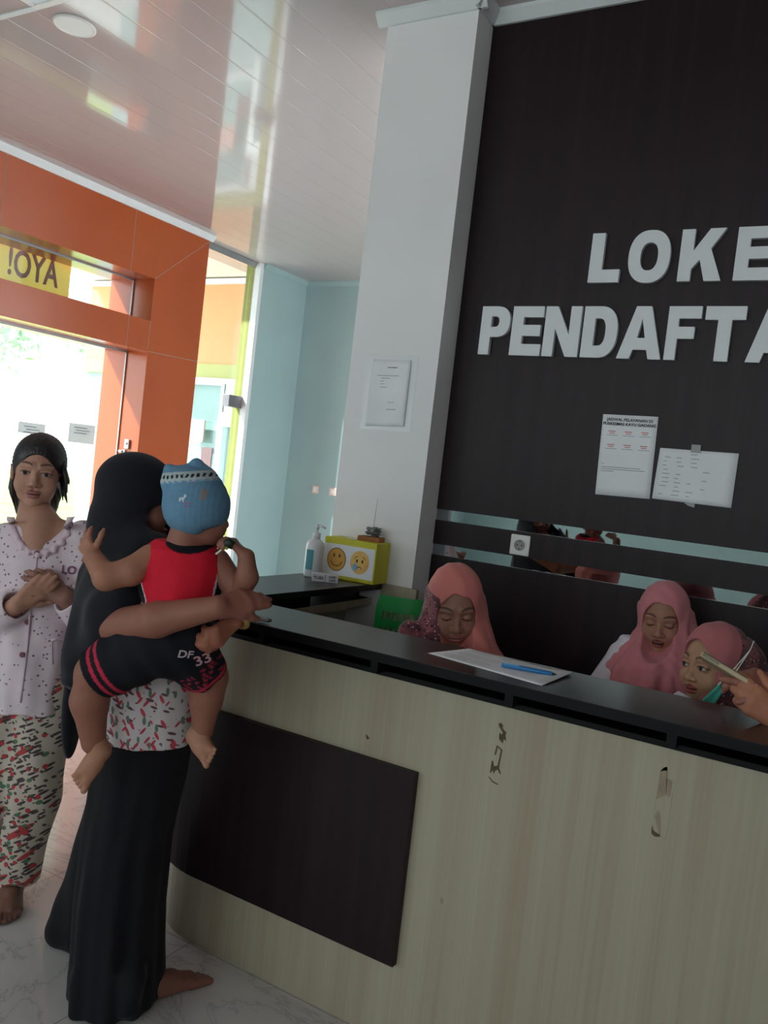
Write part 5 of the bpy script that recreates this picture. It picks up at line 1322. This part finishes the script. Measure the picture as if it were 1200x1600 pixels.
# ------------------------------------------------------------------ clerks behind the counter
def clerk(label, head_px, D, yaw, pitch, roll, cape, hmat, shirt_mat, skin, eye, gaze, arms, mask_fn, hood_extra=None, s=.95, seat_z=.45, lips=LIP, fold=None, drape=None, leg_yaw=0.0, thigh=.36, mouth=0.0):
    hc = px(*head_px, D)
    f = facing(yaw, pitch)
    up = UP + RIGHT * roll
    R = frame(f, up)
    base = A3(hc[0], hc[1], 0) + A3(-f[0], -f[1], 0) * .06
    root = empty('person', tuple(base), label, 'person', 'clerks behind the counter')
    parts = [head_part(hc, R, s, skin, lips, eye=eye, gaze=gaze, mouth=mouth)]
    hip = A3(base[0], base[1], seat_z + .10); chest = A3(base[0], base[1], hc[2] - .34); nb = hc + R @ A3(0, -.045, -.18) * s
    fl = unit(A3(f[0], f[1], 0)); sd = np.cross(fl, UP)
    pr = [(nb, chest + UP * .08, .052, .08), (chest - sd * .09 + UP * .08, chest + sd * .09 + UP * .08, .07, .07), (chest, hip, .115, .12)]
    for q in (-1, 1):
        ca_, sa_ = math.cos(leg_yaw), math.sin(leg_yaw); fq = fl * ca_ + sd * sa_
        kn = hip + sd * .09 * q + fq * thigh + UP * .02; an = A3(kn[0], kn[1], .08)
        if kn[1] > YW - .12 or an[1] > YW - .12: pass
        pr += [(hip + sd * .09 * q, kn, .085, .06), (kn, an, .055, .04), (an - UP * .04, an - UP * .045 + fq * .13, .036, .028)]
    parts.append(limbs_part(pr, skin, .007, .03))
    if arms:
        ap = []
        for a, b, c in arms: ap += [(a, b, .044, .040), (b, c, .038, .027)]
        for a, b, c in arms: ap += hand_prims(c, c - b, UP, 1, .92, (.3, .35, .4, .45))
        parts.append(limbs_part(ap, skin, .004, .012))
    J = join(parts); fig_mesh('body', J[0], J[1], M['skin'], root, J[2])
    # shirt
    rows = [(chest + UP * .15, .085, .075), (chest + UP * .11, .165, .095), (chest, .185, .12), (hip + UP * .15, .17, .13), (hip - UP * .08, .19, .15)]
    v = vol_for(rows, .006, .10, [p for a in (arms or []) for q in a[:2] for p in (q - .08, q + .08)])
    v.loft(rows, .02, lambda t, q: .015 * np.sin(7 * t + 2), ax=sd, ay=fl)
    for a, b, c in (arms or []): v.rc(a, b, .060, .056, .03); v.rc(b, b + (c - b) * .85, .056, .045, .02)
    v.field(lambda X, Y, Z: .0035 * np.sin(75 * (X * RIGHT[0] + Y * RIGHT[1]) + 40 * Z + 3 * np.sin(30 * Z)))
    fig_mesh('shirt', *v.mesh(2), shirt_mat, root)
    # hijab
    H = lambda p: hc + R @ A3(*p) * s
    rows = rows_px(cape)
    v = vol_for(rows, .004, .10, [hc - .16, hc + .16] + ([p for e in drape for p in (e[0] - e[2] * 1.2, e[1] + e[2] * 1.2)] if drape else []))
    v.loft(rows, .0, fold)
    v.ell(H((0, -.014, .036)), np.array((.086, .106, .097)) * s, R, .03); v.ell(H((0, .012, -.035)), np.array((.076, .080, .098)) * s, R, .02)
    v.rc(H((0, -.01, -.07)), H((0, -.02, -.15)), .072 * s, .085 * s, .03)
    for e in (hood_extra or []): v.ell(H(e[0]), np.array(e[1]) * s, R, .03)
    for e in (drape or []): v.rc(*e[:4], .03)
    v.ell(H((0, .140, -.020)), np.array((.056, .125, .088)) * s, R, .006, '-')
    v.ell(H((0, .06, .0)), np.array((.059, .06, .082)) * s, R, .006, '-')
    cp_ = H((0, .06, -.13))
    def pleat(X, Y, Z):
        u = (X - cp_[0]) * RIGHT[0] + (Y - cp_[1]) * RIGHT[1]; w = Z - cp_[2]
        return .0035 * np.sin(11 * np.arctan2(u, -w + .02)) * np.clip(np.sqrt(u * u + w * w) * 12, 0, 1) * np.clip((-w + .02) * 20, 0, 1)
    v.field(pleat)
    v.field(lambda X, Y, Z: .0012 * np.sin(120 * (X * RIGHT[0] + Y * RIGHT[1] + .5 * Z) + 4 * np.sin(25 * Z)))
    P, F = v.mesh(2)
    loc = (P - hc) @ R / s
    mask = mask_fn(loc, P)
    hj = fig_mesh('hijab', P, F, hmat, root, mask=mask)
    return root, hc, R, H
f1 = lambda t, q: (q + .1) * (.05 * np.sin(7 * t + 1) + .035 * np.sin(13 * t))
c1 = clerk('clerk in salmon hijab with dark printed side, looking down behind the counter', (711, 947), 2.66, 2, -20, -.10,
      [(925, 668, 758, 2.70, .075), (960, 659, 764, 2.69, .085), (985, 652, 770, 2.67, .10), (1008, 645, 779, 2.66, .125), (1032, 634, 794, 2.65, .15), (1075, 614, 815, 2.65, .17), (1120, 606, 822, 2.65, .17)],
      M['hijab_salmon'], cloth('printed_dress', rgb(190, 112, 110), FLK), rgb(158, 112, 96), .2, 0, [(px(642, 1012, 2.70), px(622, 1130, 2.64), px(690, 1170, 2.46)), (px(765, 1050, 2.70), px(800, 1170, 2.64), px(745, 1190, 2.46))],
      lambda l, P: ((l[:, 0] > .052 + .05 * np.clip(l[:, 2], -.2, 0)) & (l[:, 2] < .06)).astype(float), drape=[(px(640, 986, 2.66), px(634, 1040, 2.64), .035, .05)], lips=rgb(158, 92, 90), fold=f1, thigh=.25, s=1.0)
c2 = clerk('clerk in plain rose hijab and white shirt, looking down, furthest back', (1036, 966), 2.87, -25, -12, -.01,
      [(950, 1002, 1083, 2.90, .08), (984, 999, 1088, 2.88, .09), (1004, 986, 1093, 2.86, .115), (1030, 962, 1099, 2.84, .14), (1060, 945, 1104, 2.82, .155), (1120, 936, 1110, 2.81, .16)],
      M['hijab_rose'], M['white_cloth'], rgb(166, 118, 98), .25, 0, [(px(985, 1018, 2.90), px(918, 1105, 2.82), px(975, 1150, 2.58)), (px(1105, 1030, 2.9), px(1140, 1120, 2.82), px(1080, 1160, 2.6))],
      lambda l, P: np.zeros(len(P)), lips=rgb(140, 76, 76), mouth=.5, leg_yaw=1.3, thigh=.30, fold=lambda t, q: (q + .25) * (.07 * np.sin(9 * t + .5) + .045 * np.sin(16 * t + 2)))
c3 = clerk('clerk in mauve hijab with dark floral back, in side view, green mask under chin', (1114, 1040), 2.42, -62, -3, -.02,
      [(1090, 1085, 1185, 2.43, .08), (1110, 1078, 1200, 2.43, .11), (1140, 1060, 1230, 2.43, .15), (1190, 1050, 1250, 2.43, .16)],
      M['hijab_mauve'], M['white_cloth'], rgb(176, 132, 104), .85, .3, [(px(1060, 1150, 2.45), px(1040, 1260, 2.4), px(1070, 1290, 2.28))],
      lambda l, P: ((l[:, 1] < .02 - .45 * np.clip(l[:, 2] + .02, -.2, .3)) & (l[:, 1] < .07)).astype(float),
      hood_extra=[((0, -.10, .01), (.074, .085, .078)), ((0, -.15, -.02), (.058, .06, .058))], lips=rgb(150, 62, 66), fold=f1, leg_yaw=-.6, thigh=.25)
# green mask pulled below the chin of the clerk in side view
root, hc, R, H = c3
mk = MB(); L3 = np.array(root.location); nu, nw = 12, 6
Qm = [(1090, 1100, 2.335), (1126, 1066, 2.305), (1130, 1082, 2.31), (1112, 1108, 2.33)]
for j in range(nw + 1):
    for i in range(nu + 1):
        a_, b_ = i / nu, j / nw
        q = [(1 - b_) * ((1 - a_) * Qm[0][k] + a_ * Qm[1][k]) + b_ * ((1 - a_) * Qm[3][k] + a_ * Qm[2][k]) for k in range(3)]
        mk.v.append(tuple(px(q[0], q[1], q[2] - .010 * math.sin(math.pi * a_) - .003 * math.sin(9 * b_)) - L3))
mk.f = [(j * (nu + 1) + i, j * (nu + 1) + i + 1, (j + 1) * (nu + 1) + i + 1, (j + 1) * (nu + 1) + i) for j in range(nw) for i in range(nu)]
mo = mk.build('face_mask', plain('mask_green', rgb(70, 176, 156), 0.7), root, smooth=True); mo.modifiers.new('thickness', 'SOLIDIFY').thickness = .002; mo['label'] = 'green face mask pulled under the chin'
for k in (0, 1):
    MB().tube([px(1122 + 5 * k, 1070 + 10 * k, 2.30) - L3, px(1148 + 3 * k, 1044 + 4 * k, 2.295) - L3, px(1172, 1016, 2.31) - L3, px(1178, 1002, 2.33) - L3], .0016, 6).build('strap', M['offwhite'], mo)
co = MB(); co.tube([px(1046, 1096, 2.33) - L3, px(1060, 1090, 2.31) - L3, px(1078, 1098, 2.30) - L3], [.012, .018, .014], 8); co.build('collar', M['white_cloth'], root, smooth=True)

# ------------------------------------------------------------------ person with a phone at the right edge
ph = empty('person', (0.36, 1.50, 0), 'person at the right picture edge, hands holding a phone over the counter', 'person', 'people at the counter')
hc = A3(.36, 1.50, 1.46); R = frame(A3(-.35, .9, -.25))
parts = [head_part(hc, R, .98, SKIN_B, LIP, h=.004, eye=.7)]
pA, pB = px(1232, 1078, 1.90), px(1226, 1132, 1.86)
eA, eB = A3(.25, 1.74, 1.07), A3(.13, 1.55, 1.08)
pr = [(A3(.50, 1.58, 1.20), eA, .042, .038), (eA, pA, .040, .027)] + hand_prims(pA, px(1150, 1052, 1.93) - pA, UP * .85 - AWAY * .5, -1, .95, (.06, .5, .55, .6), .02, (.55, .4))
parts.append(limbs_part(pr, rgb(150, 98, 84), .0028, .012))
pr = [(A3(.22, 1.46, 1.20), eB, .042, .038), (eB, pB, .040, .029)] + hand_prims(pB, px(1168, 1088, 1.885) - pB, -AWAY * .9 - RIGHT * .2, 1, .95, (.35, .40, .45, .5), .04, (.5, .5))
parts.append(limbs_part(pr, rgb(170, 110, 84), .0028, .012))  # warmer, lighter skin: orange light on this hand put into its colour
pr = [(hc - UP * .13, A3(.36, 1.50, 1.22), .052, .08), (A3(.29, 1.49, 1.19), A3(.43, 1.51, 1.19), .055, .055), (A3(.36, 1.50, 1.13), A3(.36, 1.50, .86), .085, .10)]
for q in (-.09, .09): pr += [(A3(.36 + q, 1.49, .82), A3(.36 + q, 1.49, .46), .08, .055), (A3(.36 + q, 1.49, .46), A3(.36 + q, 1.48, .08), .052, .036)] + foot_prims(A3(.36 + q, 1.46, 0), A3(.34 + q, 1.67, 0), .95)
parts.append(limbs_part(pr, SKIN_B, .006, .02))
J = join(parts); fig_mesh('body', J[0], J[1], M['skin'], ph, J[2])
rows = [(A3(.36, 1.5, 1.31), .085, .08), (A3(.36, 1.5, 1.24), .18, .105), (A3(.36, 1.5, 1.1), .19, .13), (A3(.36, 1.5, .9), .18, .14), (A3(.36, 1.5, .70), .20, .15)]
v = vol_for(rows, .006, .12, [eA - .08, eA + .08, eB - .08, eB + .08]); v.loft(rows, .02)
v.rc(A3(.52, 1.58, 1.22), eA, .062, .056, .03); v.rc(A3(.20, 1.46, 1.22), eB, .062, .056, .03)
fig_mesh('shirt', *v.mesh(2), M['blue_cloth'], ph)
rows = [(A3(.36, 1.5, .75), .17, .14), (A3(.36, 1.5, .4), .20, .16), (A3(.36, 1.5, .07), .23, .18)]
v = vol_for(rows, .007, .06); v.loft(rows, .02, lambda t, q: .03 * q * np.sin(9 * t)); fig_mesh('skirt', *v.mesh(2), M['black_cloth'], ph)
v = Vol((-.13, -.15, -.2), (.13, .14, .15), .004)
v.ell((0, -.014, .036), (.086, .106, .097), k=0); v.ell((0, .012, -.035), (.076, .08, .098), k=.02); v.rc((0, -.01, -.07), (0, -.02, -.19), .075, .11, .03)
v.ell((0, .14, -.02), (.056, .125, .088), k=.006, op='-'); v.ell((0, .06, 0), (.059, .06, .082), k=.006, op='-')
P, F, _ = placed(v, hc, R, .98); fig_mesh('hijab', P, F, M['hijab_rose'], ph, mask=np.zeros(len(P)))
# the phone
a, b = px(1096, 1024, 1.97), px(1198, 1086, 1.90)
pc = (a + b) / 2; fo = empty('phone', tuple(pc), 'pale gold phone held edge-on by the hands at the right picture edge', 'phone')
ex = unit(b - a); nz = unit(np.cross(ex, AWAY)); nz = nz if nz[2] > 0 else -nz; nz = unit(nz + AWAY * .12); ey = np.cross(nz, ex); Lh = np.linalg.norm(b - a) / 2
MT = Matrix(((ex[0], ey[0], nz[0], 0), (ex[1], ey[1], nz[1], 0), (ex[2], ey[2], nz[2], 0), (0, 0, 0, 1)))
MB().box((-Lh, -.036, -.0065), (Lh, .036, .0055)).xf(MT).build('body', plain('gold_case', rgb(176, 160, 128), 0.4), fo, bevel=.004, seg=3)
MB().box((-Lh + .004, -.033, .0052), (Lh - .004, .033, .0066)).xf(MT).build('screen', M['black'], fo)
MB().box((Lh * .62, -.0375, -.005), (Lh * .96, -.030, .0045)).xf(MT).build('corner_guard', plain('clear_guard', rgb(190, 192, 190), 0.25), fo, bevel=.002)
MB().box((-Lh * .95, -.0372, -.003), (-Lh * .45, -.035, .002)).xf(MT).build('side_key', plain('case_key', rgb(120, 112, 96), 0.4), fo)
